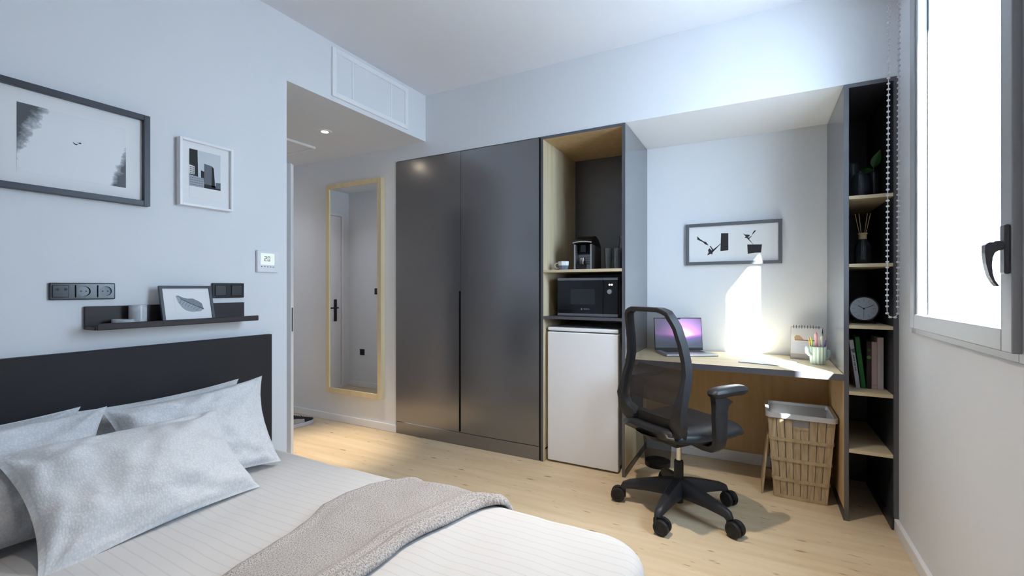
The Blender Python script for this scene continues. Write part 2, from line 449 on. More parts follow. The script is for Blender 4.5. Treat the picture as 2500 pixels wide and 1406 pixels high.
# ceiling hatch in the hall
t = sroot('trim_3', 'white access hatch in the hall ceiling', (-3.5, 2.3, ZS))
MB().box(-3.80, -3.225, 1.98, 2.55, ZS-.008, ZS).build('hatch_panel', 'wall', t)
m = MB()
for b in ((-3.812, -3.80, 1.968, 2.562), (-3.225, -3.213, 1.968, 2.562), (-3.80, -3.225, 1.968, 1.98), (-3.80, -3.225, 2.55, 2.562)): m.box(*b, ZS-.018, ZS)
m.build('hatch_frame', 'white_gloss', t)
downlight(-2.83, 2.337, ZS, 'recessed downlight glowing in the lowered hall ceiling', 175, 36, 1.0)
downlight(-3.95, 2.30, ZS, 'added unseen fill downlight in the hall ceiling, round the corner', 12, 125, 1.0, (.86, .90, 1.0))  # unseen fill lamp, added only to brighten the hall walls
downlight(-.60, 1.80, ZC, 'recessed downlight in the main ceiling near the desk chair', 122, 92, 1.0)
downlight(-1.05, .55, ZC, 'recessed downlight in the main ceiling over the bed', 27, 66, 1.0)
# air grille over the hall opening
t = thing('air_grille', 'white framed air grille with three flat panels above the hall opening', 'vent', (XL, 2.315, 2.38))
g0, g1, gz0, gz1 = 1.972, 2.664, 2.383, 2.688
frame_x(MB(), XL, XL+.014, g0, g1, gz0, gz1, .03, .002).build('grille_frame', 'white_gloss', t)
for a, b in ((g0+.03, 2.132), (2.142, 2.487), (2.497, g1-.03)):
    MB().box(XL, XL+.004, a, b, gz0+.03, gz1-.03).build('panel', 'wall', t)
for a in (2.132, 2.487): MB().box(XL, XL+.008, a, a+.010, gz0+.03, gz1-.03).build('divider', 'white_gloss', t)
# ------------------------------------------------------------------ window
w = sroot('window_1', 'grey aluminium casement window', (.62, 2.1, 1.0))
frame_x(MB(), .598, .664, 1.625, 2.632, .994, 2.575, .055, .002).build('window_frame', 'alu', w, label='grey fixed window frame')
s0, s1, q0, q1 = 1.661, 2.572, 1.02, 2.545
sash = frame_x(MB(), .578, .646, s0, s1, q0, q1, .060, .003).build('sash', 'alu', w, label='grey aluminium opening sash')
m = MB(); frame_x(m, .584, .640, s0+.060, s1-.060, q0+.028, q1-.060, .0225, .004); m.build('glazing_bead', 'alu', sash)
m = MB(); frame_x(m, .6165, .6195, s0+.0826, s1-.0826, q0+.0506, q1-.0826, .004); m.build('glass_seal', 'black', sash)
MB().box(.620, .628, s0+.080, s1-.080, q0+.048, q1-.080).build('pane', 'window_glass', sash)
# handle
hd = MB().box(.566, .578, 1.664, 1.694, 1.228, 1.358, .004).build('handle_plate', 'alu_dark', w)
m = MB().cyl((.567, 1.679, 1.304), (.553, 1.679, 1.304), .0125, n=24)
m.build('handle_neck', 'alu_dark', hd, 40)
prof = [(.560, 1.313), (.538, 1.312), (.530, 1.305), (.5295, 1.285), (.532, 1.255), (.538, 1.225), (.546, 1.206), (.553, 1.196), (.558, 1.1955),
        (.549, 1.212), (.545, 1.230), (.5435, 1.252), (.545, 1.272), (.549, 1.284), (.555, 1.289), (.560, 1.290)]
MB().prism(prof, 1.668, 1.690, 'y').build('lever', 'alu_dark', hd)
# roller blind with its bead chain
t = thing('roller_blind', 'pale roller blind rolled up above the window', 'blind', (.55, 2.15, 2.6))
MB().cyl((.553, 1.60, 2.60), (.553, 2.66, 2.60), .032, n=24).build('roll', 'blind', t, 40)
MB().box(.52, .606, 2.66, 2.668, 2.56, 2.64).build('bracket', 'white', t); MB().box(.52, .606, 1.592, 1.60, 2.56, 2.64).build('bracket', 'white', t)
MB().cyl((.553, 2.668, 2.60), (.553, 2.70, 2.60), .03, n=20).build('chain_wheel', 'white', t, 40)
t = thing('bead_chain', 'white beaded blind chain hanging in a loop beside the window', 'blind chain', (.55, 2.68, 1.05))
pts = []
yc, xa, xb = 2.70, .5285, .5665
z = 2.50
while z > 1.10: pts.append((xa-.0075*(2.5-z)/1.4+.004, yc, z)); z -= .0258
x_l = pts[-1][0]
for a in (20, 65, 115, 160): pts.append((.5455-.021*math.cos(R(a)), yc, 1.085-.031*math.sin(R(a))))
z = 1.105
while z < 2.52: pts.append((xb+.004*(z-1.1)/1.4-.002, yc, z)); z += .0258
MB().tube(pts, .0017, 6).build('cord', 'cord_white', t, 60)
bead = None
for p in pts:
    if bead is None:
        bead = MB().lathe([(0, -.005), (.0042, -.0045), (.0068, -.002), (.0073, 0), (.0068, .002), (.0042, .0045), (0, .005)], (0, 0, 0), 12).build('bead', 'cord_white', t, 60)
        bead.location = p
    else:
        b = bead.copy(); COL.objects.link(b); b.location = p
# ------------------------------------------------------------------ wardrobe
wx0, wx1, wm = -2.632, -1.336, -1.988
t = thing('wardrobe', 'tall two-door anthracite wardrobe between hall mirror and open kitchen unit', 'wardrobe', (-1.98, 3.2, 0))
MB().box(wx0+.004, wx1, YF+.022, YN-.005, .10, 2.226).build('body', 'anthracite', t)
MB().box(wx0, wx1, YF, YF+.02, 0, .095, .0015, 1).build('plinth', 'door_anthracite', t)
hz0, hz1 = .104, 1.17
def door(a, b, side):
    # board with a finger recess cut into the meeting edge
    m = MB()
    r = .013
    if side == 'R':   # recess at the right edge of the left board
        m.prism([(a, .100), (b-r, .100), (b-r, hz1), (b, hz1), (b, 2.228), (a, 2.228)], YF, YF+.02, 'y')
    else:
        m.prism([(a, .100), (b, .100), (b, 2.228), (a, 2.228)], YF, YF+.02, 'y')
    return m
dl = door(wx0, wm-.0012, 'R').build('door', 'door_anthracite', t); dr = door(wm+.0012, wx1, 'L').build('door', 'door_anthracite', t)
MB().box(wm-.016, wm-.0135, YF-.001, YF+.02, .104, 1.168).build('handle_strip', 'groove', dl)
MB().box(wm-.0040, wm+.0010, YF-.0005, YF+.019, .104, 1.168).build('handle_strip', 'groove', dr)
MB().box(wx1+.001, wx1+.012, YF+.004, YF+.03, 0, 2.224).build('filler', 'groove', t)
# ------------------------------------------------------------------ open kitchen unit
kx0, kx1 = -1.322, -.740
t = thing('kitchen_unit', 'tall open kitchen cabinet with oak inside and anthracite edges', 'cabinet', (-1.03, 3.2, 0))
def panel_v(xa, xb, inner, za, zb, nm, m_in, par, y1=YN-.02):
    """upright board: anthracite core, thin face of another finish on the side(s) in inner"""
    o = MB().box(xa, xb, YF, y1, za, zb).build(nm, 'anthracite', par)
    for sd in inner:
        x = xb if sd > 0 else xa
        MB().box(min(x, x+.0015*sd), max(x, x+.0015*sd), YF+.001, y1, za+.002, zb-.002).build('facing', m_in, o)
    return o
panel_v(kx0, kx0+.018, [1], 0, ZU, 'side_panel', 'oak', t)
MB().box(kx0+.018, kx1-.020, YF, YN-.02, ZU-.018, ZU).build('top_panel', 'anthracite', t)
MB().box(kx0+.020, kx1-.022, YF+.001, YN-.02, ZU-.0195, ZU-.018).build('top_facing', 'oak_dark', t)
MB().box(kx0+.018, kx1-.020, YN-.02, YN-.006, 0, ZU-.018).build('back_panel', 'anthracite', t)
s_ = MB().box(kx0+.0195, kx1-.020, YF, YN-.02, 1.299, 1.317).build('shelf', 'oak_x', t)
s_ = MB().box(kx0+.0195, kx1-.020, YF, YN-.02, .982, 1.0).build('shelf', 'anthracite', t)
MB().box(kx0+.0195, kx0+.0215, YF+.03, YN-.03, .075, .085).build('seam', 'groove', t)
# partition panels of the desk niche
t = thing('desk', 'built-in oak desk with anthracite edge between two tall side panels', 'desk', (-.18, 3.2, 0))
lp = MB().box(kx1-.020, kx1, YF, YN-.001, 0, ZU+.001).build('side_panel', 'anthracite', t)
MB().box(kx1, kx1+.0015, YF+.001, YN-.001, .752, ZU).build('facing', 'panel_grey', lp)
MB().box(kx1, kx1+.0015, YF+.001, YN-.02, .05, .716).build('facing', 'oak', lp)
MB().box(kx1, kx1+.0018, YF+.001, YN-.02, .0, .045).build('foot_strip', 'alu_dark', lp)
rx = .386
rp = MB().box(rx, rx+.0195, YF, YN-.001, 0, ZU).build('side_panel', 'anthracite', t)
MB().box(rx-.0015, rx, YF+.001, YN-.001, .752, ZU-.002).build('facing', 'panel_grey', rp)
MB().box(rx-.0015, rx, YF+.001, YN-.02, .06, .716).build('facing', 'oak_dark', rp)
MB().box(rx-.0018, rx, YF+.001, YN-.02, .0, .055).build('foot_strip', 'shelf_black', rp)
wt = MB().box(kx1+.0016, rx-.0016, YF+.002, YN, .716, .7485).build('worktop', 'oak_x', t)
MB().box(kx1+.0016, rx-.0016, YF, YF+.002, .7155, .7488).build('edge_band', 'anthracite', wt)
MB().box(kx1+.002, rx-.002, YN-.018, YN-.002, 0, .716).build('modesty_panel', 'oak_dark', t)
# ------------------------------------------------------------------ tall shelf by the window
t = thing('tall_shelf', 'narrow tall black shelf unit with oak boards beside the window', 'shelf', (.5, 3.2, 0))
sx0, sx1 = rx+.0195, XR
MB().box(sx1-.0195, sx1-.0005, YF, YN-.001, .06, ZU).build('side_panel', 'anthracite', t)
MB().box(sx1-.0215, sx1-.0196, YF+.002, YN-.012, .06, ZU-.02).build('side_facing', 'shelf_black', t)
MB().box(sx0, sx0+.0015, YF+.002, YN-.012, 0, ZU-.02).build('side_facing', 'shelf_black', t)
MB().box(sx0, sx1-.0195, YF, YN-.001, ZU-.019, ZU).build('top_panel', 'anthracite', t)
MB().box(sx0+.0015, sx1-.0216, YN-.014, YN-.001, 0, ZU-.019).build('back_panel', 'shelf_black', t)
MB().box(sx1-.028, sx1-.0196, YF+.002, YN-.02, 0, .055).build('foot_strip', 'shelf_black', t)
for zt in (1.6615, 1.3155, 1.0025, .6645, .369):
    MB().box(sx0+.0016, sx1-.0217, YF+.001, YN-.015, zt-.017, zt).build('shelf_board', 'oak_x', t)
# ------------------------------------------------------------------ hall mirror
t = thing('wall_mirror', 'tall full-length mirror in a pale wooden frame on the hall wall', 'mirror', (-3.085, YB, .26))
ma, mb_, mz0, mz1 = -3.428, -2.762, .262, 2.118
frame_y(MB(), YB-.045, YB, ma, mb_, mz0, mz1, .043, .002).build('mirror_frame', 'birch', t)
MB().box(ma+.042, mb_-.042, YB-.036, YB-.030, mz0+.042, mz1-.042).build('mirror_glass', 'mirror', t)
# ------------------------------------------------------------------ left wall: pictures, ledge, plates
def pic_x(name, label, y0, y1, z0, z1, depth, w, fm, back=.006):
    t = thing(name, label, 'picture', (XL, (y0+y1)/2, z0))
    frame_x(MB(), XL+.001, XL+depth, y0, y1, z0, z1, w, .0015).build('frame', fm, t)
    MB().box(XL+.001, XL+back, y0+w-.002, y1-w+.002, z0+w-.002, z1-w+.002).build('mat_board', 'mat_board', t)
    return t
# big cloud picture: print as its own procedural material
m_, n_, l_, p_ = newmat('cloud_print')
tc = n_.new('ShaderNodeTexCoord'); sp = n_.new('ShaderNodeSeparateXYZ'); l_.new(tc.outputs['Generated'], sp.inputs[0])
nz = n_.new('ShaderNodeTexNoise'); nz.inputs['Scale'].default_value = 7; nz.inputs['Detail'].default_value = 8; nz.inputs['Roughness'].default_value = .62
l_.new(tc.outputs['Generated'], nz.inputs['Vector'])
def mth(op, a, b):
    q = n_.new('ShaderNodeMath'); q.operation = op
    for k, x in enumerate((a, b)):
        if isinstance(x, (int, float)): q.inputs[k].default_value = x
        else: l_.new(x, q.inputs[k])
    return q.outputs[0]
def cornerfac(u, v, off, amp):   # >0 inside the dark cloud
    return mth('ADD', mth('SUBTRACT', off, mth('ADD', u, v)), mth('MULTIPLY', mth('SUBTRACT', nz.outputs['Fac'], .5), amp))
u, v = sp.outputs[1], sp.outputs[2]
fa = cornerfac(mth('MULTIPLY', u, 1.9), mth('MULTIPLY', mth('SUBTRACT', 1.0, v), .62), .50, .55)
fb = cornerfac(mth('MULTIPLY', mth('SUBTRACT', 1.0, u), 2.6), mth('MULTIPLY', v, .68), .48, .55)
f_ = mth('MAXIMUM', fa, fb)
rp_ = n_.new('ShaderNodeValToRGB'); e = rp_.color_ramp.elements
e[0].position = -0.0; e[0].color = (.84, .85, .87, 1); e[1].position = .20; e[1].color = (.075, .08, .09, 1)
e2 = rp_.color_ramp.elements.new(.07); e2.color = (.42, .44, .47, 1)
l_.new(f_, rp_.inputs['Fac']); l_.new(rp_.outputs['Color'], p_.inputs['Base Color']); p_.inputs['Roughness'].default_value = .5
t = pic_x('framed_picture', 'large black-framed picture of two birds among pale clouds', .523, 1.0, 1.541, 1.9275, .030, .0225, 'frame_black', .010)
MB().box(XL+.010, XL+.0108, .602, .921, 1.608, 1.854).build('print', 'cloud_print', t)
m = MB()
bx = XL+.0112
for poly in ([(.752, 1.752), (.757, 1.745), (.763, 1.742), (.769, 1.747), (.765, 1.748), (.763, 1.746), (.758, 1.749)],
             [(.764, 1.755), (.770, 1.7535), (.776, 1.756), (.779, 1.751), (.772, 1.7505), (.768, 1.753)]):
    m.prism(poly, bx-.0004, bx, 'x')
m.build('birds', 'art_black', t)
# small white frame with a city print
t = pic_x('framed_picture', 'small white-framed black and white picture of city towers', 1.113, 1.352, 1.57, 1.879, .034, .0115, 'white_gloss', .018)
fx = XL+.018
MB().box(fx, fx+.0012, 1.158, 1.297, 1.612, 1.836).build('print_sheet', 'paper', t)
m = MB(); M0 = fx+.0014
def quad(m, mi, poly, k=0):
    m.cur = mi; m.prism(poly, M0+k*.0002-.0002, M0+k*.0002, 'x')
quad(m, 0, [(1.158, 1.665), (1.297, 1.665), (1.297, 1.836), (1.158, 1.836)])                               # pale sky
quad(m, 2, [(1.158, 1.70), (1.196, 1.70), (1.193, 1.836), (1.158, 1.836)], 1)                              # dark tower
quad(m, 1, [(1.158, 1.72), (1.180, 1.72), (1.180, 1.758), (1.158, 1.762)], 2)
quad(m, 4, [(1.158, 1.665), (1.222, 1.665), (1.220, 1.710), (1.158, 1.716)], 3)
quad(m, 2, [(1.208, 1.69), (1.224, 1.69), (1.224, 1.742), (1.208, 1.745)], 2)
quad(m, 3, [(1.222, 1.675), (1.272, 1.675), (1.266, 1.765), (1.258, 1.775), (1.222, 1.78)], 3)             # tall block
quad(m, 2, [(1.255, 1.675), (1.272, 1.675), (1.265, 1.768), (1.257, 1.772)], 4)
quad(m, 2, [(1.222, 1.665), (1.297, 1.665), (1.297, 1.682), (1.222, 1.684)], 4)
quad(m, 3, [(1.274, 1.672), (1.297, 1.672), (1.297, 1.702), (1.274, 1.700)], 5)
for r_ in range(4):
    for c_ in range(8): quad(m, 3, [(1.162+c_*.0072, 1.671+r_*.0105), (1.167+c_*.0072, 1.671+r_*.0105), (1.167+c_*.0072, 1.674+r_*.0105), (1.162+c_*.0072, 1.674+r_*.0105)], 5)
for r_ in range(4):
    for c_ in range(3): quad(m, 3, [(1.1605+c_*.0065, 1.722+r_*.009), (1.1645+c_*.0065, 1.722+r_*.009), (1.1645+c_*.0065, 1.728+r_*.009), (1.1605+c_*.0065, 1.728+r_*.009)], 5)
m.build('print', ['art_sky', 'paper', 'art_black', 'art_grey', 'art_light'], t)
# thermostat
t = thing('thermostat', 'white square thermostat with lit display beside the door opening', 'thermostat', (XL, 1.545, 1.276))
ty0, ty1, tz0, tz1 = 1.487, 1.606, 1.276, 1.392
MB().box(XL+.0005, XL+.016, ty0, ty1, tz0, tz1, .003).build('body', 'white', t)
sy0, sy1, sz0, sz1 = 1.505, 1.582, 1.316, 1.377
scr = MB().box(XL+.015, XL+.0166, sy0, sy1, sz0, sz1).build('display', 'lcd', t)
m = MB()
def seg7(m, y, z, wd, ht, th, segs, x):
    S = {'a': (y, y+wd, z+ht-th, z+ht), 'd': (y, y+wd, z, z+th), 'g': (y, y+wd, z+ht/2-th/2, z+ht/2+th/2),
         'f': (y, y+th, z+ht/2+.001, z+ht-.001), 'b': (y+wd-th, y+wd, z+ht/2+.001, z+ht-.001), 'e': (y, y+th, z+.001, z+ht/2-.001), 'c': (y+wd-th, y+wd, z+.001, z+ht/2-.001)}
    for k in segs: a = S[k]; m.box(x, x+.0003, a[0], a[1], a[2], a[3])
seg7(m, 1.5245, 1.335, .0135, .026, .0034, 'abged', XL+.0166); seg7(m, 1.5425, 1.335, .0145, .026, .0034, 'abcdef', XL+.0166)
m.build('digits', 'lcd_text', scr)
for k in range(5): MB().box(XL+.016, XL+.0168, 1.507+k*.0165, 1.514+k*.0165, 1.303, 1.307, .0003, 1).build('button', 'lcd_text', t)
# triple socket
t = thing('socket_plate', 'glossy dark triple socket plate on the wall above the ledge', 'socket', (XL, .785, 1.146))
MB().box(XL+.0005, XL+.011, .686, .886, 1.146, 1.2115, .004).build('plate', 'plug_dark', t)
for k, yc_ in enumerate((.718, .785, .852)):
    if k == 0: i_ = MB().box(XL+.010, XL+.0135, yc_-.024, yc_+.024, 1.156, 1.2025, .002).build('insert', 'plug_dark', t)
    else:
        m = MB(); hx = XL+.0175; n = 32; sq = []; ci = []
        for q in range(n):
            a = 2*math.pi*q/n; ca, sa = math.cos(a), math.sin(a); kk = .0238/max(abs(ca), abs(sa))
            sq.append((hx, yc_+ca*kk, 1.179+sa*kk)); ci.append((hx, yc_+.0195*ca, 1.179+.0195*sa))
        back = [(XL+.0105, y, z) for _, y, z in sq]
        m.add(sq+ci+back, [[q, (q+1) % n, n+(q+1) % n, n+q] for q in range(n)]+[[q, (q+1) % n, 2*n+(q+1) % n, 2*n+q] for q in range(n)])
        i_ = m.build('insert', 'plug_dark', t)
    if k == 0:
        MB().cyl((XL+.0128, yc_-.010, 1.186), (XL+.0140, yc_-.010, 1.186), .0052).build('jack', 'black', i_, 40)
        MB().cyl((XL+.0128, yc_+.014, 1.186), (XL+.0140, yc_+.014, 1.186), .0052).build('jack', 'black', i_, 40)
        MB().cyl((XL+.0128, yc_+.002, 1.172), (XL+.0140, yc_+.002, 1.172), .0028).build('jack', 'plug_darker', i_, 40)
    else:
        MB().lathe([(.0195, .0175), (.0185, .0112), (0, .0112)], (XL, yc_, 1.179), 32, ax='x').build('well', 'plug_darker' if k == 1 else 'plug_light', i_, 40)
        m = MB()
        for s_ in (-1, 1): m.cyl((XL+.0110, yc_+s_*.008, 1.179), (XL+.0116, yc_+s_*.008, 1.179), .0026)
        m.build('pin_holes', 'black', i_)
# double switch
t = thing('light_switch', 'dark double light switch plate between picture ledge and thermostat', 'switch', (XL, 1.342, 1.143))
MB().box(XL+.0005, XL+.010, 1.264, 1.42, 1.143, 1.2165, .003).build('plate', 'plug_darker', t)
for yc_ in (1.303, 1.381): MB().box(XL+.009, XL+.0135, yc_-.027, yc_+.027, 1.153, 1.2065, .003).build('rocker', 'switch_dark', t)
# picture ledge
t = thing('picture_ledge', 'dark wooden picture ledge on the wall over the headboard', 'shelf', (XL, 1.105, 1.03))
MB().box(XL+.0005, XL+.014, .788, 1.418, 1.029, 1.119, .001, 1).build('back_board', 'ledge_dark', t)
MB().box(XL+.0141, XL+.098, .788, 1.418, 1.029, 1.041, .001, 1).build('shelf_board', 'ledge_dark', t)
MB().box(XL+.0981, XL+.112, .790, 1.432, 1.029, 1.054, .003, 2).build('front_lip', 'ledge_dark', t)
MB().lathe([(.0, 1.0412), (.036, 1.0412), (.037, 1.045), (.037, 1.064), (.0355, 1.065), (.030, 1.063), (0, 1.062)], (XL+.058, .893, 0), 32).build('marble_dish', 'marble', None, 40)
tag(bpy.data.objects['marble_dish'], 'low round white marble dish on the dark ledge', 'dish')
MB().lathe([(0, 1.0412), (.030, 1.0412), (.0305, 1.05), (.0305, 1.120), (.030, 1.121), (.027, 1.121), (.0265, 1.06), (0, 1.058)], (XL+.046, .948, 0), 32).build('marble_cup', 'marble', None, 40)
tag(bpy.data.objects['marble_cup'], 'tall white marble tumbler standing on the dark ledge', 'cup')
# leaning feather picture
t = thing('framed_picture', 'dark-framed feather picture leaning on the ledge', 'picture', (XL+.088, 1.13, 1.0420), world=False)
ta = R(-14)
Mf = Matrix.Rotation(ta, 4, 'Y')
fw, fh = .215, .165
m = MB(); m.M = Mf
frame_x(m, -.012, .0, -fw/2, fw/2, 0, fh, .012, .001); m.build('frame', 'frame_dark', t)
MB().box(-.012, -.004, -fw/2+.011, fw/2-.011, .011, fh-.011, M=Mf).build('mat_board', 'mat_board', t)
MB().box(-.004, -.0034, -.053, .063, .043, .126, M=Mf).build('print_sheet', 'paper', t)
m = MB(); m.M = Mf
M0 = -.0030
fe = [(-.046, .119), (-.036, .121), (-.020, .112), (.0, .106), (.022, .106), (.045, .093), (.058, .082), (.062, .062)]
lo = [(.062, .060), (.045, .064), (.030, .056), (.012, .046), (-.010, .046), (-.022, .060), (-.036, .080), (-.042, .100)]
quad(m, 1, fe+[(.062, .056), (.040, .070), (.0, .090), (-.03, .108)])
quad(m, 2, [(-.046, .119), (-.03, .106), (.0, .088), (.040, .067), (.062, .056), (.050, .046), (.012, .044), (-.012, .052), (-.026, .066), (-.039, .09)][::-1], 0)
quad(m, 0, [(-.03, .1075), (.0, .0895), (.040, .069), (.063, .057), (.063, .0535), (.040, .066), (.0, .087), (-.03, .1055)], 3)
for k in range(7):
    a = k/7
    quad(m, 1, [(-.024+a*.08, .103-a*.046), (-.036+a*.075, .086-a*.04), (-.034+a*.075, .083-a*.04), (-.022+a*.08, .102-a*.046)], 2)
m.build('feather_print', ['art_black', 'art_mid', 'art_light'], t)
# ------------------------------------------------------------------ headboard and bed
MB().box(XL+.0005, XL+.032, -.23, 1.558, .05, .945, .002, 1).build('headboard', 'headboard')
tag(bpy.data.objects['headboard'], 'wide plain dark headboard fixed to the wall behind the pillows', 'headboard')
BX0, BX1, BY0, BY1, BZ = XL+.034, -.285, -.13, 1.475, .405
t = thing('bed', 'low double bed made up with a pale striped sheet', 'bed', ((BX0+BX1)/2, .67, 0))
MB().box(BX0, BX1-.05, BY0+.05, BY1-.05, .10, .22, .01).build('bed_base', 'black_soft', t)
for x in (BX0+.1, BX1-.2):
    for y in (BY0+.15, BY1-.15): MB().cyl((x, y, 0), (x, y, .10), .03, .025).build('leg', 'black', t, 40)
MB().box(BX0, BX1-.03, BY0+.03, BY1-.03, .22, .375, .03, 3).build('mattress', 'paper', t, 40)
def nz3(x, y, z, s): return noise.noise(Vector((x*s, y*s, z*s)))
def drape(a, b, off=0.):
    """cloth over the bed: flat coordinates (a,b) -> point; beyond the edge it rolls over and hangs"""
    cr = .16; r = .055+off
    ix1, iy0, iy1 = BX1-cr, BY0+cr, BY1-cr
    cx, cy = min(a, ix1), min(max(b, iy0), iy1)
    dx, dy = a-cx, b-cy; d = math.hypot(dx, dy)
    und = .016*nz3(a, b, 1.3, 2.0)+.007*nz3(a, b*.6, 4.2, 6.)+.003*nz3(a, b*.5, 7.7, 13.)
    if d < 1e-6: return Vector((a, b, BZ+off+und))
    nx, ny = dx/d, dy/d; e = d-(cr-.055)
    if e <= 0: return Vector((a, b, BZ+off+und))
    base_d = cr-.055
    hr = r
    if e < hr*math.pi/2: ox, oz = hr*math.sin(e/hr), hr*(1-math.cos(e/hr))
    else:
        q = e-hr*math.pi/2; fold = .022*math.sin((cx*1.3+cy+math.atan2(ny, nx)*.35)*21+3*nz3(cx, cy, 0, 2.3))*min(1, q/.12)
        ox, oz = hr+fold+.10*q, hr+q
    return Vector((cx+nx*(base_d+ox), cy+ny*(base_d+ox), max(.03, BZ+off-oz+und*.6)))
a0, a1, b0, b1 = BX0+.002, BX1+.30, BY0-.30, BY1+.30
def sheetfn(u, v): return drape(a0+(a1-a0)*u, b0+(b1-b0)*v)
m = MB(); m.grid(sheetfn, 150, 150, uv=lambda u, v: (a0+(a1-a0)*u, b0+(b1-b0)*v)); m.build('sheet', 'sheet_cloth', t, 180)
# knitted throw
def aL(b): return lerp(b, [.0, .60, .82, 1.0, 1.1, 1.2, 1.29, 1.36, 1.41, 1.45, 1.8], [-1.16, -1.235, -1.256, -1.30, -1.336, -1.338, -1.322, -1.292, -1.262, -1.24, -1.20])
def aR(b): return lerp(b, [.0, .70, .87, 1.06, 1.2, 1.33, 1.40, 1.45, 1.8], [-.93, -.955, -.950, -.945, -.92, -.888, -.86, -.81, -.76])
tb0, tb1 = BY0+.12, BY1+.27
def throwfn(u, v):
    b = tb0+(tb1-tb0)*v; a = aL(b)+(aR(b)-aL(b))*u
    h = .014+.016*math.exp(-((u-.93)/.05)**2)+.012*math.exp(-((u-.80)/.05)**2)+.008*math.exp(-((u-.04)/.05)**2)
    h += .010*nz3(a*1.0, b*.5, 8, 7.)+.005*nz3(a, b, 2, 14.)
    if u > .985 or u < .015: h *= .45
    return drape(a+.02*nz3(b, 3, 1, 4), b, max(.006, h))
m = MB(); m.grid(throwfn, 60, 150, uv=lambda u, v: ((tb1-tb0)*v, .36*u))
o = m.build('throw_blanket', 'throw_knit', None, 180); tag(o, 'greige knitted throw laid across the foot half of the bed', 'blanket')
sm = o.modifiers.new('thick', 'SOLIDIFY'); sm.thickness = .010; sm.offset = 1
# pillows
def pillow(label, c, th, seed, pinch=.11, wr=1.9):
    BLc, BRc, TRc, TLc = [Vector(p) for p in c]
    nrm = (BRc-BLc).cross(TLc-BLc).normalized()
    if nrm.x < 0: nrm = -nrm
    cen = (BLc+BRc+TRc+TLc)/4; wd = (BRc-BLc).length; ht = (TLc-BLc).length
    def P(u, v, side):
        U, V = 2*u-1, 2*v-1
        k = 1-pinch*(1-U*U)*V*V*.9; kk = 1-pinch*(1-V*V)*U*U*1.1
        p = BLc.lerp(BRc, .5+.5*U*kk).lerp(TLc.lerp(TRc, .5+.5*U*kk), .5+.5*V*k)
        e = max(0, (1-abs(U)**2.6))**.55*max(0, (1-abs(V)**2.4))**.55
        edge = min(1-abs(U), 1-abs(V))
        w_ = .016*nz3(U*1.1+seed, V*1.1, side, 1.6)+.007*nz3(U*2+seed, V*2, side*3, 2.7)
        # creases running in from the corners
        rr = math.hypot(1-abs(U), 1-abs(V)); an = math.atan2(1-abs(V), 1-abs(U))
        w_ += .009*math.sin(an*8+seed+2*nz3(U+seed, V, 3, 1.5))*math.exp(-rr*1.7)*min(1, rr*3)
        w_ += .009*(abs(nz3(U*.8+seed*1.7, V*1.3+U*.5, side*2, 1.5))-.2)
        tt = (th*e*(1.0 if side > 0 else .3)+w_*wr*min(1, edge*6))
        p = p+nrm*(side*max(tt, .0) if edge > 0 else 0)
        return p
    nu, nv = 56, 44; s = MB()
    uvf = lambda u, v: (u*wd, v*ht)
    s.grid(lambda u, v: P(u, v, 1), nu, nv, uv=uvf); s.grid(lambda u, v: P(u, v, -1), nu, nv, uv=uvf, flip=True)
    o = s.build('pillow', 'pillow_cloth', None, 180)
    b = bmesh.new(); b.from_mesh(o.data); bmesh.ops.remove_doubles(b, verts=b.verts[:], dist=.0003); b.to_mesh(o.data); b.free(); o.data.shade_smooth()
    return tag(o, label, 'pillow', 'pale pillows piled at the headboard')
ZP = .413
pillow('pale pillow standing against the headboard, rearmost on the right', [(-2.13, .70, ZP+.01), (-2.13, 1.27, ZP+.01), (-2.225, 1.335, .752), (-2.235, .69, .735)], .06, 1)
pillow('pale pillow at the right end of the bed leaning back, its corner highest of all', [(-1.945, .765, ZP), (-1.895, 1.328, ZP), (-2.13, 1.392, .765), (-2.14, .775, .735)], .085, 5, .12)
pillow('pale pillow behind the left pair, only its pointed corner showing', [(-2.13, .12, ZP+.01), (-2.13, .69, ZP+.01), (-2.215, .742, .752), (-2.225, .12, .75)], .06, 9)
pillow('pale pillow at the left cut by the picture edge, leaning back', [(-1.93, .17, ZP), (-1.945, .70, ZP), (-2.12, .785, .755), (-2.13, .18, .76)], .09, 13)
pillow('large pale pillow lying forward in front of the other four', [(-1.685, .475, ZP-.01), (-1.735, 1.125, ZP-.005), (-1.975, 1.092, .69), (-1.985, .455, .70)], .095, 21, .10, 2.2)
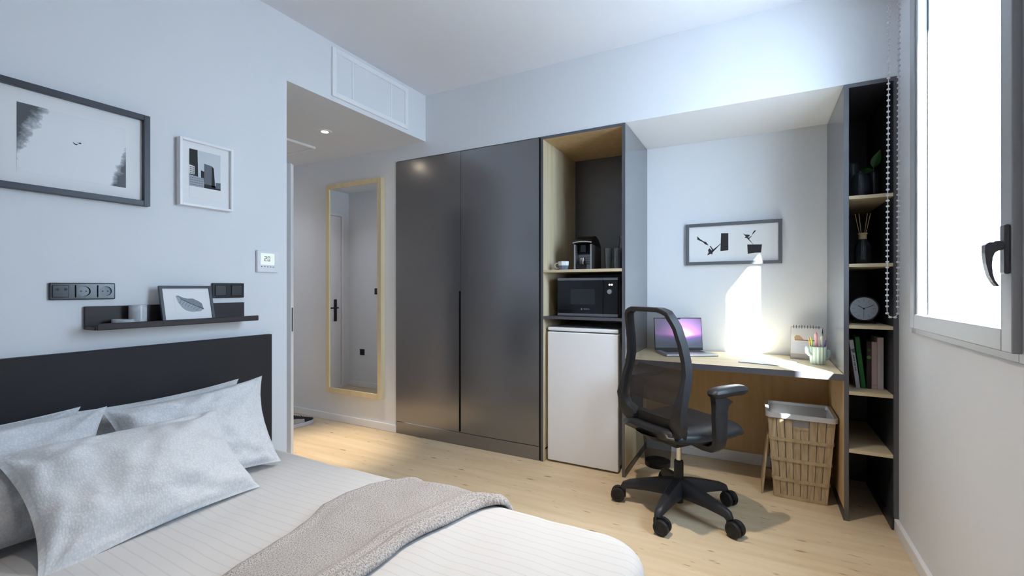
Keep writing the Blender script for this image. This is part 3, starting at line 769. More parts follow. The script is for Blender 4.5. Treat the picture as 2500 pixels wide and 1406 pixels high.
# ------------------------------------------------------------------ niche picture
t = thing('framed_picture', 'wide grey-framed picture with two black cut-paper branches over the desk', 'picture', (-.162, YN, 1.356))
frame_y(MB(), YN-.022, YN-.001, -.462, .138, 1.356, 1.650, .0225, .0015).build('frame', 'frame_grey', t)
MB().box(-.441, .117, YN-.010, YN-.001, 1.377, 1.629).build('mat_board', 'mat_board', t)
ya = YN-.010
def flatprint(par, sheet, polys, nm):
    s = MB().box(sheet[0], sheet[1], ya-.0010, ya, sheet[2], sheet[3]).build('print_sheet', 'paper', par)
    m = MB()
    for p in polys: m.prism(p, ya-.0015, ya-.0010, 'y')
    m.build(nm, 'art_black', s)
flatprint(t, (-.384, -.182, 1.421, 1.581), [
    [(-.386, 1.563), (-.368, 1.542), (-.345, 1.525), (-.328, 1.519), (-.311, 1.494), (-.318, 1.496), (-.335, 1.503), (-.349, 1.52), (-.37, 1.53), (-.385, 1.539)],
    [(-.298, 1.49), (-.281, 1.465), (-.257, 1.483), (-.234, 1.504), (-.234, 1.5), (-.257, 1.474), (-.284, 1.445), (-.289, 1.425), (-.294, 1.435), (-.315, 1.426), (-.322, 1.423), (-.311, 1.444), (-.315, 1.461), (-.306, 1.474), (-.296, 1.464), (-.294, 1.457), (-.289, 1.464), (-.304, 1.488)],
    [(-.231, 1.575), (-.185, 1.573), (-.185, 1.455), (-.235, 1.451)]], 'cut_paper')
flatprint(t, (-.13, .07, 1.422, 1.586), [
    [(-.095, 1.567), (-.08, 1.557), (-.071, 1.557), (-.053, 1.554), (-.055, 1.543), (-.065, 1.54), (-.058, 1.535), (-.039, 1.55), (-.042, 1.543), (-.057, 1.526), (-.03, 1.487), (-.035, 1.491), (-.061, 1.522), (-.071, 1.533), (-.085, 1.537), (-.077, 1.543), (-.085, 1.554)],
    [(-.017, 1.584), (-.018, 1.577), (-.03, 1.563), (-.039, 1.551), (-.035, 1.567), (-.027, 1.581)],
    [(-.068, 1.489), (.02, 1.486), (.015, 1.432), (-.024, 1.432), (-.065, 1.425)]], 'cut_paper')
# ------------------------------------------------------------------ kitchen unit contents
# fridge
t = thing('fridge', 'small white fridge under the microwave shelf', 'fridge', (-1.035, 3.2, 0))
f0, f1, fy = -1.282, -.790, 2.902
MB().box(f0+.004, f1-.004, fy+.05, YN-.05, .03, .900, .004).build('body', 'white', t)
MB().box(f0, f1, fy, fy+.048, .012, .893, .006).build('door', 'white', t)
MB().box(f0, f1, fy+.004, YN-.06, .9005, .925, .008, 3).build('top_plate', 'white_gloss', t)
for x in (f0+.04, f1-.04):
    for y in (fy+.08, YN-.12): MB().cyl((x, y, 0), (x, y, .03), .016).build('foot', 'black', t, 40)
# microwave
t = thing('microwave', 'black and steel microwave oven on the middle shelf', 'microwave', (-1.01, 3.1, 1.0))
m0, m1, my, mz, mt = -1.218, -.800, 2.93, 1.0005, 1.262
MB().box(m0+.004, m1+.012, my+.02, YN-.12, mz+.004, mt, .003).build('body', 'black_soft', t)
ds = m0+(m1-m0)*.765
d_ = MB().box(m0, ds-.001, my, my+.02, mz+.004, mt-.002, .0015, 1).build('door', 'black_gloss', t)
MB().box(m0, ds-.001, my-.0015, my, mt-.018, mt-.002).build('steel_strip', 'steel', d_)
MB().box(m0, ds-.001, my-.0015, my, mz+.004, mz+.021).build('steel_strip', 'steel', d_)
MB().box(m0+.095, m0+.265, my-.0006, my, mz+.082, mz+.186).build('viewing_window', 'plug_darker', d_)
TX = Matrix.Translation((m0+.195, my-.0004, mz+.051)) @ Matrix.Rotation(R(90), 4, 'X')
m = MB(); m.text('BOSCH', .0125, TX @ Matrix.Translation((.012, 0, 0)))
m.lathe([(.0062, -.0004), (.0062, .0004), (.0050, .0004), (.0050, -.0004)], (0, 0, 0), 24, M=TX @ Matrix.Translation((-.022, 0, 0)))
m.box(-.0235, -.0205, -.004, .004, -.0004, .0004, M=TX)
m.build('lettering', 'silver', d_)
c_ = MB().box(ds+.001, m1, my, my+.02, mz+.004, mt-.002, .0015, 1).build('control_panel', 'black_gloss', t)
MB().box(ds+.001, m1, my-.0015, my, mt-.018, mt-.002).build('steel_strip', 'steel', c_)
MB().box(ds+.001, m1, my-.0015, my, mz+.004, mz+.021).build('steel_strip', 'steel', c_)
emit('indicator', (1, .98, .92), 1.2)
for k in (0, 1): MB().cyl((ds+.044+k*.0155, my, mz+.213), (ds+.044+k*.0155, my-.002, mz+.213), .006).build('indicator_light', 'indicator', c_, 40)
MB().cyl((ds+.047, my, mz+.168), (ds+.047, my-.018, mz+.168), .0165, .015, n=28).build('knob', 'silver', c_, 40)
MB().cyl((ds+.05, my, mz+.047), (ds+.05, my-.001, mz+.047), .003).build('button', 'plug_dark', c_)
# cup with dark lower part
zs = 1.3172
t = thing('mug', 'white and grey two-tone mug on the upper kitchen shelf', 'cup', (-1.185, 2.955, zs))
cx, cy = -1.185, 2.955
MB().lathe([(.0, 0), (.026, 0), (.0295, .006), (.0365, .030)], (cx, cy, zs), 8).build('base', 'mug_grey', t)
MB().lathe([(.0366, .030), (.0385, .052), (.039, .058), (.036, .058), (.030, .02), (0, .012)], (cx, cy, zs), 8).build('body', 'mug_white', t)
hp = [(cx-.034, cy-.004, zs+.048), (cx-.05, cy-.006, zs+.047), (cx-.061, cy-.008, zs+.036), (cx-.059, cy-.007, zs+.022), (cx-.046, cy-.005, zs+.011), (cx-.032, cy-.003, zs+.012)]
MB().tube(hp, .0042, 8).build('handle', 'mug_white', t, 60)
# coffee machine
t = thing('coffee_machine', 'black capsule coffee machine with silver side panels', 'coffee machine', (-1.05, 3.05, zs))
a, b, y0, y1 = -1.118, -.992, 2.975, 3.19
MB().box(a+.012, b-.012, y0+.055, y1, zs, zs+.175, .004).build('body', 'black', t)
for x0, x1 in ((a, a+.011), (b-.011, b)):
    sd = MB().prism([(y0+.012, zs+.001), (y1, zs+.001), (y1, zs+.155), (y0+.10, zs+.168), (y0+.012, zs+.172)], x0, x1, 'x').build('side_panel', 'machine_side', t)
    MB().box(x0-.0004, x1+.0004, y0+.006, y0+.0125, zs+.001, zs+.172).build('chrome_edge', 'chrome', sd)
top = [(y0-.006, .188), (y0+.01, .206), (y0+.04, .224), (y0+.08, .234), (y0+.12, .230), (y0+.16, .214), (y0+.20, .182), (y0+.215, .158), (y0+.19, .16), (y0+.10, .172), (y0+.01, .176), (y0-.006, .18)]
MB().prism([(p, zs+q) for p, q in top], a+.001, b-.001, 'x').build('hood', 'black_gloss', t)
MB().tube([(a-.004+(b-a+.008)*k/8, y0-.008-.012*math.sin(math.pi*k/8), zs+.184+.006*math.sin(math.pi*k/8)) for k in range(9)], .0045, 8).build('chrome_strip', 'chrome', t, 60)
MB().box(a+.045, b-.045, y0+.012, y0+.055, zs+.120, zs+.172, .006).build('spout', 'plug_darker', t)
for k in range(9): MB().box(a+.014, b-.014, y0+.050, y0+.0545, zs+.044+k*.0072, zs+.048+k*.0072).build('rib', 'silver', t)
MB().prism([(a+.011, y0+.055), (a+.011, y0+.005), (a+.03, y0-.008), ((a+b)/2, y0-.014), (b-.03, y0-.008), (b-.011, y0+.005), (b-.011, y0+.055)], zs, zs+.036, 'z').build('drip_tray', 'black', t)
gx, gy, gz = (a+b)/2-.010, y0+.022, zs+.0365
t = thing('espresso_glass', 'tiny glass of coffee under the machine spout', 'glass', (gx, gy, gz))
MB().lathe([(0, 0), (.017, 0), (.0215, .045), (.0205, .045), (.016, .003), (0, .003)], (gx, gy, gz), 20).build('tumbler', 'clear_glass', t, 60)
MB().lathe([(0, .0035), (.0158, .0035), (.0182, .024), (0, .024)], (gx, gy, gz), 20).build('coffee', 'coffee', t, 60)
MB().lathe([(0, .0242), (.0182, .0242), (.0192, .034), (0, .034)], (gx, gy, gz), 20).build('foam', 'coffee_foam', t, 60)
def tumbler(x, y, z, r0, r1, h, label, mt):
    m = MB(); n = 28; vs = []; fs = []
    o = MB().lathe([(0, 0), (r0, 0), (r0*1.02, .012), (r1, h), (r1-.0015, h), (r0-.001, .008), (0, .008)], (x, y, z), 28).build('drinking_glass', mt, None, 40)
    return tag(o, label, 'glass', 'glasses on the upper kitchen shelf')
tumbler(-.880, 2.99, zs, .020, .027, .140, 'tall ribbed clear tumbler beside the coffee machine', 'clear_glass')
tumbler(-.816, 2.985, zs, .028, .031, .138, 'wider ribbed clear tumbler in front of the carafe', 'clear_glass')
o = MB().lathe([(0, 0), (.030, 0), (.034, .01), (.034, .10), (.028, .135), (.017, .165), (.0155, .185), (.0185, .225), (.017, .225), (.014, .185), (.026, .13), (.032, .09), (.031, .006), (0, .006)], (-.812, 3.075, zs), 28).build('carafe', 'clear_glass', None, 60)
tag(o, 'clear glass carafe with narrow neck at the right of the shelf', 'carafe')
# ------------------------------------------------------------------ desk things
zd = .7488
# laptop
m_, n_, l_, p_ = newmat('laptop_screen')
tc = n_.new('ShaderNodeTexCoord'); sp = n_.new('ShaderNodeSeparateXYZ'); l_.new(tc.outputs['UV'], sp.inputs[0])
u, v = sp.outputs[0], sp.outputs[1]
du = mth('SUBTRACT', u, .60); dv = mth('SUBTRACT', v, .36)
rad = mth('SQRT', mth('ADD', mth('MULTIPLY', du, du), mth('MULTIPLY', mth('MULTIPLY', dv, dv), .6)), 0)
slope = mth('SUBTRACT', dv, mth('MULTIPLY', mth('ABSOLUTE', du, 0), .28))      # >0 above the two bright rays
ramp = n_.new('ShaderNodeValToRGB'); el = ramp.color_ramp.elements
el[0].position = 0; el[0].color = rgb('#ffffff'); el[1].position = .62; el[1].color = rgb('#6a5a86')
for ps, cc in ((.12, '#f3d6f2'), (.28, '#d68fd6'), (.44, '#9a78b8')): e_ = ramp.color_ramp.elements.new(ps); e_.color = rgb(cc)
l_.new(rad, ramp.inputs['Fac'])
lowr = n_.new('ShaderNodeValToRGB'); el = lowr.color_ramp.elements
el[0].position = 0; el[0].color = rgb('#b06ac0'); el[1].position = .30; el[1].color = rgb('#3c4656')
e_ = lowr.color_ramp.elements.new(.10); e_.color = rgb('#5b4f86')
l_.new(mth('MULTIPLY', slope, -1), lowr.inputs['Fac'])
mxx = n_.new('ShaderNodeMix'); mxx.data_type = 'RGBA'
sm_ = n_.new('ShaderNodeMapRange'); sm_.inputs[1].default_value = -.03; sm_.inputs[2].default_value = .03; l_.new(slope, sm_.inputs[0])
l_.new(sm_.outputs[0], mxx.inputs[0]); l_.new(lowr.outputs['Color'], mxx.inputs[6]); l_.new(ramp.outputs['Color'], mxx.inputs[7])
l_.new(mxx.outputs[2], p_.inputs['Emission Color']); p_.inputs['Emission Strength'].default_value = 1.25
p_.inputs['Base Color'].default_value = (.01, .01, .01, 1); p_.inputs['Roughness'].default_value = .3
lr = math.atan(602/1120.)
t = thing('laptop', 'open silver laptop with purple light-burst wallpaper on the desk', 'laptop', (-.487, 3.365, zd), lr, world=False)
lw, ld, lh = .335, .235, .225
b_ = MB().box(-lw/2, lw/2, -ld, 0, 0.0005, .014, .004).build('base', 'silver', t)
MB().box(-lw/2+.035, lw/2-.035, -ld+.105, -.02, .0135, .0146).build('keyboard', 'key_dark', b_)
MB().box(-.055, .055, -ld+.012, -ld+.092, .0139, .0145).build('touchpad', 'alu', b_)
Ms = Matrix.Translation((0, .002, .012)) @ Matrix.Rotation(R(-8), 4, 'X')
l__ = MB().box(-lw/2, lw/2, 0, .006, 0, lh, .003, M=Ms).build('lid', 'black', t)
m = MB(); m.grid(lambda u, v: (-lw/2+.005+(lw-.01)*u, -.0006, .016+(lh-.021)*v), 1, 1, uv=lambda u, v: (u, v), M=Ms); m.build('screen', 'laptop_screen', l__)
MB().box(-.02, .02, -.0012, -.0004, lh-.011, lh-.004, M=Ms).build('notch', 'black', l__)
# paper and pen
t = thing('paper_pad', 'thin white paper pad lying half in the sun on the desk', 'paper', (.05, 3.14, zd), R(-13), world=False)
MB().box(-.135, .135, -.115, .115, .0004, .004, .0008, 1).build('sheets', 'paper', t)
MB().box(-.135, .135, -.1155, -.1145, .0003, .0042).build('spine', 'art_grey', t)
t = thing('pen', 'clear ballpoint pen lying on the paper pad', 'pen', (.13, 3.14, zd+.009), R(24), world=False)
MB().cyl((-.05, 0, 0), (.055, 0, 0), .0045, n=12).build('barrel', 'clear_glass', t, 40)
MB().cyl((-.065, 0, 0), (-.05, 0, 0), .0012, .0045, n=12).build('tip', 'art_black', t, 40)
MB().cyl((-.05, 0, 0), (.05, 0, 0), .0018, n=8).build('refill', 'art_grey', t, 40)
# calendar
t = thing('desk_calendar', 'spiral-bound tent calendar standing at the back of the desk', 'calendar', (.262, 3.40, zd), R(-6), world=False)
cw, ch = .165, .205; tl = R(13)
Mc = Matrix.Translation((0, -.045, 0.001)) @ Matrix.Rotation(-tl, 4, 'X'); Mb = Matrix.Translation((0, .048, 0.001)) @ Matrix.Rotation(tl, 4, 'X')
MB().box(-cw/2, cw/2, 0, .0025, 0, ch, M=Mc).build('board', 'cal_base', t)
MB().box(-cw/2, cw/2, -.0025, 0, 0, ch, M=Mb).build('back_board', 'cal_base', t)
MB().box(-cw/2, cw/2, -.048, .049, .0002, .002).build('foot_board', 'cal_base', t)
pg = MB().box(-cw/2+.003, cw/2-.001, -.0015, 0, .035, ch-.004, M=Mc).build('page', 'pale', t)
m = MB()
for r_ in range(4):
    for c__ in range(7): m.box(-cw/2+.006+c__*.0222, -cw/2+.0265+c__*.0222, -.0021, -.0015, .040+r_*.017, .0548+r_*.017, M=Mc)
m.build('day_grid', 'cal_cell', pg)
MB().prism([(-.06, .122), (-.012, .122), (-.022, .136), (-.034, .148), (-.052, .150), (-.062, .138)], -.0021, -.0015, 'y', M=Mc).build('picture', 'cal_brown', pg)
MB().box(-.060, .05, -.0024, -.0015, .117, .122, M=Mc).build('branch', 'umber', pg)
for k in range(10):
    x = -cw/2+.016+k*(cw-.032)/9; zt = ch*math.cos(tl)-.004
    MB().tube([(x, .001+.009*math.cos(q), zt+.004+.010*math.sin(q)) for q in [2*math.pi*i/10 for i in range(10)]], .0014, 6, closed=True).build('ring', 'art_black', t, 60)
# cactus cup with pens
t = thing('cactus_cup', 'pale mint cactus-shaped pen cup on the desk', 'pen cup', (.305, 3.205, zd))
cx, cy = .305, 3.205
def fluted(m, r0, h, n=10, amp=.10, c=(0, 0, 0), inner=True):
    N = 80; prof = [(0, .001), (r0*.90, 0.001), (r0*.93, .008), (r0, h*.55), (r0*1.03, h*.97), (r0*1.0, h), (r0*.86, h), (r0*.82, .012), (0, .012)]
    vs = []; fs = []
    for k, (r, z) in enumerate(prof):
        fl = amp if k < 6 else 0
        for i in range(N):
            q = 2*math.pi*i/N; rr = r*(1-fl+fl*abs(math.cos(q*n/2))**.5*1.0); vs.append((c[0]+rr*math.cos(q), c[1]+rr*math.sin(q), c[2]+z))
    for k in range(len(prof)-1):
        for i in range(N): fs.append([k*N+i, k*N+(i+1) % N, (k+1)*N+(i+1) % N, (k+1)*N+i])
    return m.add(vs, fs)
fluted(MB(), .042, .102, 12, .20, (cx, cy, zd)).build('pot', 'cactus', t, 60)
for s_, zb in ((-1, .055), (1, .030)):
    dx, dy = .881*s_, .473*s_
    pts = [(cx+dx*.036, cy+dy*.036, zd+zb), (cx+dx*.050, cy+dy*.050, zd+zb+.002), (cx+dx*.060, cy+dy*.060, zd+zb+.014), (cx+dx*.062, cy+dy*.062, zd+zb+.035), (cx+dx*.061, cy+dy*.061, zd+zb+.048), (cx+dx*.060, cy+dy*.060, zd+zb+.053)]
    MB().tube(pts, [.010, .011, .0125, .0125, .010, .003], 14).build('arm', 'cactus', t, 60)
def pencil(label, nm, ox, oy, tx, ty, L, r, parts):
    b0 = Vector((cx+ox, cy+oy, zd+.0135)); d = Vector((tx, ty, 1)).normalized()
    q = thing(nm, label, nm, tuple(b0), group='pens in the cactus cup')
    for f0_, f1_, ra, rb, mt, pn in parts: MB().cyl(b0+d*(L*f0_), b0+d*(L*f1_), r*ra, r*rb, n=10).build(pn, mt, q, 40)
pencil('yellow-green pencil at the left of the cactus cup', 'pencil', -.020, -.006, -.10, -.02, .150, .0042, [(0, .9, 1, 1, 'lime', 'shaft'), (.9, .985, 1, .2, 'cork', 'tip')])
pencil('orange pencil leaning furthest left in the cactus cup', 'pencil', -.022, .006, -.16, 0, .145, .0040, [(0, .9, 1, 1, 'orange', 'shaft'), (.9, .985, 1, .2, 'cork', 'tip')])
pencil('pink highlighter marker standing in the cactus cup', 'marker', -.004, .002, -.03, 0, .178, .0075, [(0, .45, .8, .8, 'navy', 'shaft'), (.45, .9, 1.15, 1.0, 'pink', 'cap'), (.9, .97, 1.0, .4, 'pink', 'cap_end')])
pencil('white marker standing in the cactus cup', 'marker', .014, -.006, .03, 0, .160, .0070, [(0, .5, .9, .9, 'mug_white', 'shaft'), (.5, .93, 1.05, .95, 'pale', 'cap'), (.93, .98, .9, .3, 'pale', 'cap_end')])
pencil('tall brown brush handle rising from the cactus cup', 'brush', .012, .014, .07, .02, .205, .0038, [(0, .72, 1, 1, 'umber', 'handle'), (.72, .80, 1.1, 1.1, 'steel', 'ferrule'), (.80, .97, 1.0, .2, 'art_black', 'bristles')])
pencil('violet pencil at the right of the cactus cup', 'pencil', .024, -.002, .10, 0, .145, .0042, [(0, .9, 1, 1, 'violet', 'shaft'), (.9, .985, 1, .2, 'cork', 'tip')])
# ------------------------------------------------------------------ under the desk
t = thing('waste_bin', 'black wire-mesh waste bin under the desk behind the chair', 'bin', (-.600, 3.19, 0))
cx, cy = -.600, 3.19
MB().lathe([(.082, .03), (.100, .285)], (cx, cy, 0), 40).build('mesh_wall', 'bin_net', t, 60)
me = bpy.data.objects[[c for c in [o.name for o in t.children] if c.startswith('mesh_wall')][0]].data
b = bmesh.new(); b.from_mesh(me); bmesh.ops.delete(b, geom=[f for f in b.faces if len(f.verts) > 4], context='FACES'); b.to_mesh(me); b.free()
MB().lathe([(0, .0), (.081, .0), (.083, .004), (.083, .032), (.079, .032), (.079, .006), (0, .006)], (cx, cy, 0), 40).build('base', 'black', t, 40)
MB().tube([(cx+.101*math.cos(q), cy+.101*math.sin(q), .287) for q in [2*math.pi*i/40 for i in range(40)]], .004, 8, closed=True).build('rim', 'black', t, 60)
# laundry basket
t = thing('laundry_basket', 'tall pale wood-look laundry basket with white rim under the desk', 'basket', (.205, 3.155, 0))
bc = Vector((.2065, 3.155, 0))
def bring(z): k = z/.475; return .125+.0345*k, .125+.035*k      # half sizes x, y at height z
def bpt(side, s, z, off=0.):
    hx, hy = bring(z)
    if side == 0: return bc+Vector((s*hx, -hy-off, z))
    if side == 1: return bc+Vector((hx+off, s*hy, z))
    if side == 2: return bc+Vector((-s*hx, hy+off, z))
    return bc+Vector((-hx-off, -s*hy, z))
ins = MB()
for sd in range(4):
    ins.add([bpt(sd, -.97, .012, -.006), bpt(sd, .97, .012, -.006), bpt(sd, .97, .47, -.006), bpt(sd, -.97, .47, -.006)], [(0, 1, 2, 3)])
ins.add([bpt(0, -.97, .012, -.006), bpt(0, .97, .012, -.006), bpt(2, -.97, .012, -.006), bpt(2, .97, .012, -.006)], [(0, 1, 2, 3)])
o_ = ins.build('liner', 'basket_inner', t)
for sd in range(4):
    n = 8
    for k in range(n):
        s0_, s1_ = -1+2*k/n+.012, -1+2*(k+1)/n-.012
        top_ = .462 if not (sd in (0, 2) and k in (3, 4)) else .405
        of = .001+.0025*((k*7+sd*3) % 3)/2
        vs = [bpt(sd, s0_, 0.004, of), bpt(sd, s1_, .004, of), bpt(sd, s1_, top_, of), bpt(sd, s0_, top_, of),
              bpt(sd, s0_, 0.004, of-.005), bpt(sd, s1_, .004, of-.005), bpt(sd, s1_, top_, of-.005), bpt(sd, s0_, top_, of-.005)]
        MB().add(vs, [(0, 1, 2, 3), (7, 6, 5, 4), (0, 4, 5, 1), (3, 2, 6, 7), (1, 5, 6, 2), (0, 3, 7, 4)]).build('slat', 'basket_slat', t)
def bandring(m, z, r, off, hz):
    hx, hy = bring(z); c = .022; P = []
    for q0, (ax, ay) in zip((180, 270, 0, 90), ((-1, -1), (1, -1), (1, 1), (-1, 1))):
        for k in range(5):
            q = R(q0+k*22.5); P.append(bc+Vector((ax*(hx-c)+(c+off)*math.cos(q), ay*(hy-c)+(c+off)*math.sin(q), z)))
    return m.tube(P, r, closed=True, ref=(0, 0, 1), sec=lambda i: [(hz, -r), (hz, r), (-hz, r), (-hz, -r)])
for z in (.110, .225, .340): bandring(MB(), z, .003, .0045, .0085).build('band', 'basket_band', t)
bandring(MB(), .010, .003, .002, .009).build('band', 'basket_band', t)
bandring(MB(), .474, .009, .004, .012).build('rim', 'basket_rim', t, 40)
for sd in (0, 2):
    g = MB()
    vs = [bpt(sd, -.24, .405, .006), bpt(sd, .24, .405, .006), bpt(sd, .24, .417, .006), bpt(sd, -.24, .417, .006), bpt(sd, -.24, .405, -.004), bpt(sd, .24, .405, -.004), bpt(sd, .24, .417, -.004), bpt(sd, -.24, .417, -.004)]
    g.add(vs, [(0, 1, 2, 3), (7, 6, 5, 4), (0, 4, 5, 1), (3, 2, 6, 7), (1, 5, 6, 2), (0, 3, 7, 4)]); g.build('grip', 'basket_band', t)
t = thing('basket_lid', 'thin pale basket lid leaning against the left side of the laundry basket', 'lid', (.03, 3.16, 0))
Ml = Matrix.Translation((.018, 3.035, .001)) @ Matrix.Rotation(R(5.2), 4, 'Y')
MB().box(-.0055, .0055, 0, .27, 0, .335, .003, M=Ml).build('panel', 'basket_slat', t)
MB().box(-.0075, -.0055, .03, .24, .03, .305, .001, 1, M=Ml).build('inset', 'basket_band', t)
# ------------------------------------------------------------------ tall shelf contents
z1_, z2_, z3_, z4_ = 1.6617, 1.3157, 1.0027, .6647
o = MB().lathe([(0, 0), (.027, 0), (.029, .004), (.029, .228), (.0275, .230), (.026, .226), (.026, .01), (0, .01)], (.468, 3.19, z1_), 32).build('glass_vase', 'smoke_glass', None, 60)
tag(o, 'tall straight smoked-glass vase at the back left of the top shelf', 'vase', 'dark glass vases on the top shelf')
o = MB().lathe([(0, 0), (.040, 0), (.043, .006), (.043, .105), (.040, .128), (.030, .140), (.017, .146), (.017, .152), (.014, .152), (.014, .143), (.036, .125), (.040, .10), (.040, .01), (0, .01)], (.478, 3.05, z1_), 32).build('glass_vase', 'dark_glass', None, 60)
tag(o, 'squat round-shouldered dark glass bottle vase in front on the top shelf', 'vase', 'dark glass vases on the top shelf')
o = MB().lathe([(0, 0), (.024, 0), (.026, .004), (.027, .150), (.022, .162), (.014, .166), (.011, .166), (.018, .158), (.023, .148), (.023, .01), (0, .01)], (.553, 3.13, z1_), 32).build('glass_vase', 'dark_glass', None, 60)
tag(o, 'slim dark glass vase holding a leaf on the top shelf', 'vase', 'dark glass vases on the top shelf')
t = thing('leaf_sprig', 'single green leaf sprig standing in the slim dark vase', 'plant', (.553, 3.13, z1_+.05))
MB().tube([(.553, 3.13, z1_+.02), (.552, 3.128, z1_+.12), (.549, 3.122, z1_+.19)], .0018, 6).build('stem', 'leaf', t, 60)
def leaf(m, base, d, L, wd, curl):
    d = Vector(d).normalized(); sd = d.cross(Vector((0, 1, 0.2))).normalized(); nm = sd.cross(d)
    def F(u, v):
        w_ = wd*math.sin(math.pi*min(1, u**.75))*(1-.2*u); s = (v-.5)*2
        return Vector(base)+d*(L*u)+sd*(w_*s)+nm*(curl*(u*u*.5)+.25*w_*abs(s))
    m.grid(F, 12, 6); return m
leaf(MB(), (.549, 3.122, z1_+.185), (.30, -.1, 1), .095, .024, -.02).build('leaf', 'leaf', t, 180)
leaf(MB(), (.552, 3.128, z1_+.168), (-1, -.3, .05), .075, .014, -.03).build('leaf', 'leaf', t, 180)
# reed diffuser
t = thing('reed_diffuser', 'dark glass reed diffuser with wooden collar on the second shelf', 'diffuser', (.487, 3.03, z2_))
cx, cy = .487, 3.03
MB().lathe([(0, 0), (.034, 0), (.036, .004), (.036, .085), (.033, .105), (.022, .124), (.016, .130), (.016, .136), (.013, .136), (.013, .128), (.030, .10), (.033, .08), (.033, .008), (0, .008)], (cx, cy, z2_), 32).build('bottle', 'dark_glass', t, 60)
MB().lathe([(.006, .168), (.021, .168), (.0215, .164), (.018, .160), (.018, .136), (.006, .136)], (cx, cy, z2_), 28).build('collar', 'cork', t, 40)
for dx, dy in ((-.19, .02), (-.10, -.05), (.12, .0), (.21, .06)):
    MB().cyl((cx-dx*.05, cy-dy*.05, z2_+.04), (cx+dx*.17, cy+dy*.17, z2_+.272), .0018, n=8).build('reed', 'reed', t, 40)
# clock
t = thing('alarm_clock', 'round dark-rimmed desk clock on two small feet on the third shelf', 'clock', (.494, 3.05, z3_))
cx, cz = .494, z3_+.0795
MB().lathe([(.060, -.014), (.064, -.016), (.0675, -.012), (.0675, .022), (.062, .026), (0, .026)], (cx, 3.05, cz), 48, ax='y').build('case', 'clock_ring', t, 40)
fc = MB().lathe([(0, -.008), (.0605, -.008), (.0605, .0), (0, 0)], (cx, 3.05, cz), 48, ax='y').build('face', 'clock_face', t, 40)
for k in range(12):
    q = R(30*k); m = MB()
    Mk = Matrix.Translation((cx, 3.0415, cz)) @ Matrix.Rotation(q, 4, 'Y')
    m.box(-.0006, .0006, 0, .0006, .036, .052, M=Mk); m.build('tick', 'art_mid', fc)
for q, L, wd, nm in ((-57, .030, .0013, 'hour_hand'), (66, .046, .0011, 'minute_hand'), (181, .040, .0006, 'second_hand')):
    Mk = Matrix.Translation((cx, 3.0405, cz)) @ Matrix.Rotation(R(q), 4, 'Y')
    MB().box(-wd, wd, 0, .0006, -.006, L, M=Mk).build(nm, 'art_black', t)
MB().cyl((cx, 3.0408, cz), (cx, 3.0385, cz), .0034).build('hub', 'art_black', t, 40)
for s_ in (-1, 1): MB().cyl((cx+s_*.034, 3.055, cz-.056), (cx+s_*.046, 3.05, z3_+.0006), .0045, .0035, n=12).build('foot', 'clock_ring', t, 40)
# books
def book(label, x0, x1, h, dep, y, lean, cover, extra=None, group='books on the fourth shelf'):
    t = thing('book', label, 'book', ((x0+x1)/2, y, z4_), group=group)
    Mk = Matrix.Translation((x1 if lean < 0 else x0, y, z4_+.0004)) @ Matrix.Rotation(R(lean), 4, 'Y') @ Matrix.Translation((-(x1-x0) if lean < 0 else 0, 0, 0))
    w_ = x1-x0
    m = MB().box(0, w_, 0, .003, 0, h, .0008, 1, M=Mk); m.box(0, .0022, .003, dep, 0, h, M=Mk); m.box(w_-.0022, w_, .003, dep, 0, h, M=Mk)
    m.build('cover', cover, t)
    MB().box(.0023, w_-.0023, .003, dep-.004, .003, h-.003, M=Mk).build('pages', 'book_pages', t)
    if extra: extra(t, Mk, w_, h)
    return t
def ex_red(t, M, w_, h):
    MB().box(.001, w_-.001, -.0006, 0, .02, .045, M=M).build('spine_label', 'paper', t); MB().box(.001, w_-.001, -.0006, 0, .18, .21, M=M).build('spine_label', 'orange', t)
def ex_white(t, M, w_, h):
    MB().prism([(0.0, h-.052), (w_, h-.045), (w_, h-.068), (w_*.55, h-.070)], -.0006, 0, 'y', M=M).build('spine_mark', 'art_grey', t)
    m = MB()
    for k, q in enumerate((.010, .007, .011, .006, .009, .012, .008)): m.box(w_*.38, w_*.68, -.0005, 0, h*.36+k*.0125, h*.36+k*.0125+q, M=M)
    m.build('spine_marks', 'art_grey', t)
def ex_dark(t, M, w_, h):
    MB().lathe([(0, -.0006), (.009, -.0006), (.009, 0), (0, 0)], (w_/2, 0, h*.66), 18, M=M, ax='y').build('spine_picture', 'book_leaf', t)
    MB().lathe([(0, -.0006), (.007, -.0006), (.007, 0), (0, 0)], (w_/2+.001, 0, h*.81), 18, M=M, ax='y').build('spine_picture', 'leaf', t)
def ex_pink(t, M, w_, h):
    MB().box(.001, w_-.001, -.0005, 0, .020, .0215, M=M).build('spine_line', 'umber', t)
def ex_cream(t, M, w_, h):
    m = MB()
    for k in range(22): m.box(w_*.52, w_*.9, -.0005, 0, .06+k*.0055, .0622+k*.0055, M=M)
    m.build('spine_lettering', 'art_light', t)
book('red book half hidden at the far left of the row', .412, .4235, .245, .15, 3.00, 0, 'red', ex_red)
book('white book with dark lettering leaning left', .455, .473, .255, .155, 3.00, -7, 'book_white', ex_white)
book('bright green speckled book leaning on the white one', .477, .497, .272, .16, 3.002, -6, 'book_green')
book('dark book with green plant picture on the spine', .4995, .5195, .248, .16, 3.004, 0, 'book_dark', ex_dark)
book('pale pink book between the dark and the cream one', .5205, .5430, .246, .17, 3.0, 0, 'book_pink', ex_pink)
book('tall cream book at the right end of the row', .5438, .5690, .270, .17, 2.997, 0, 'book_cream', ex_cream)
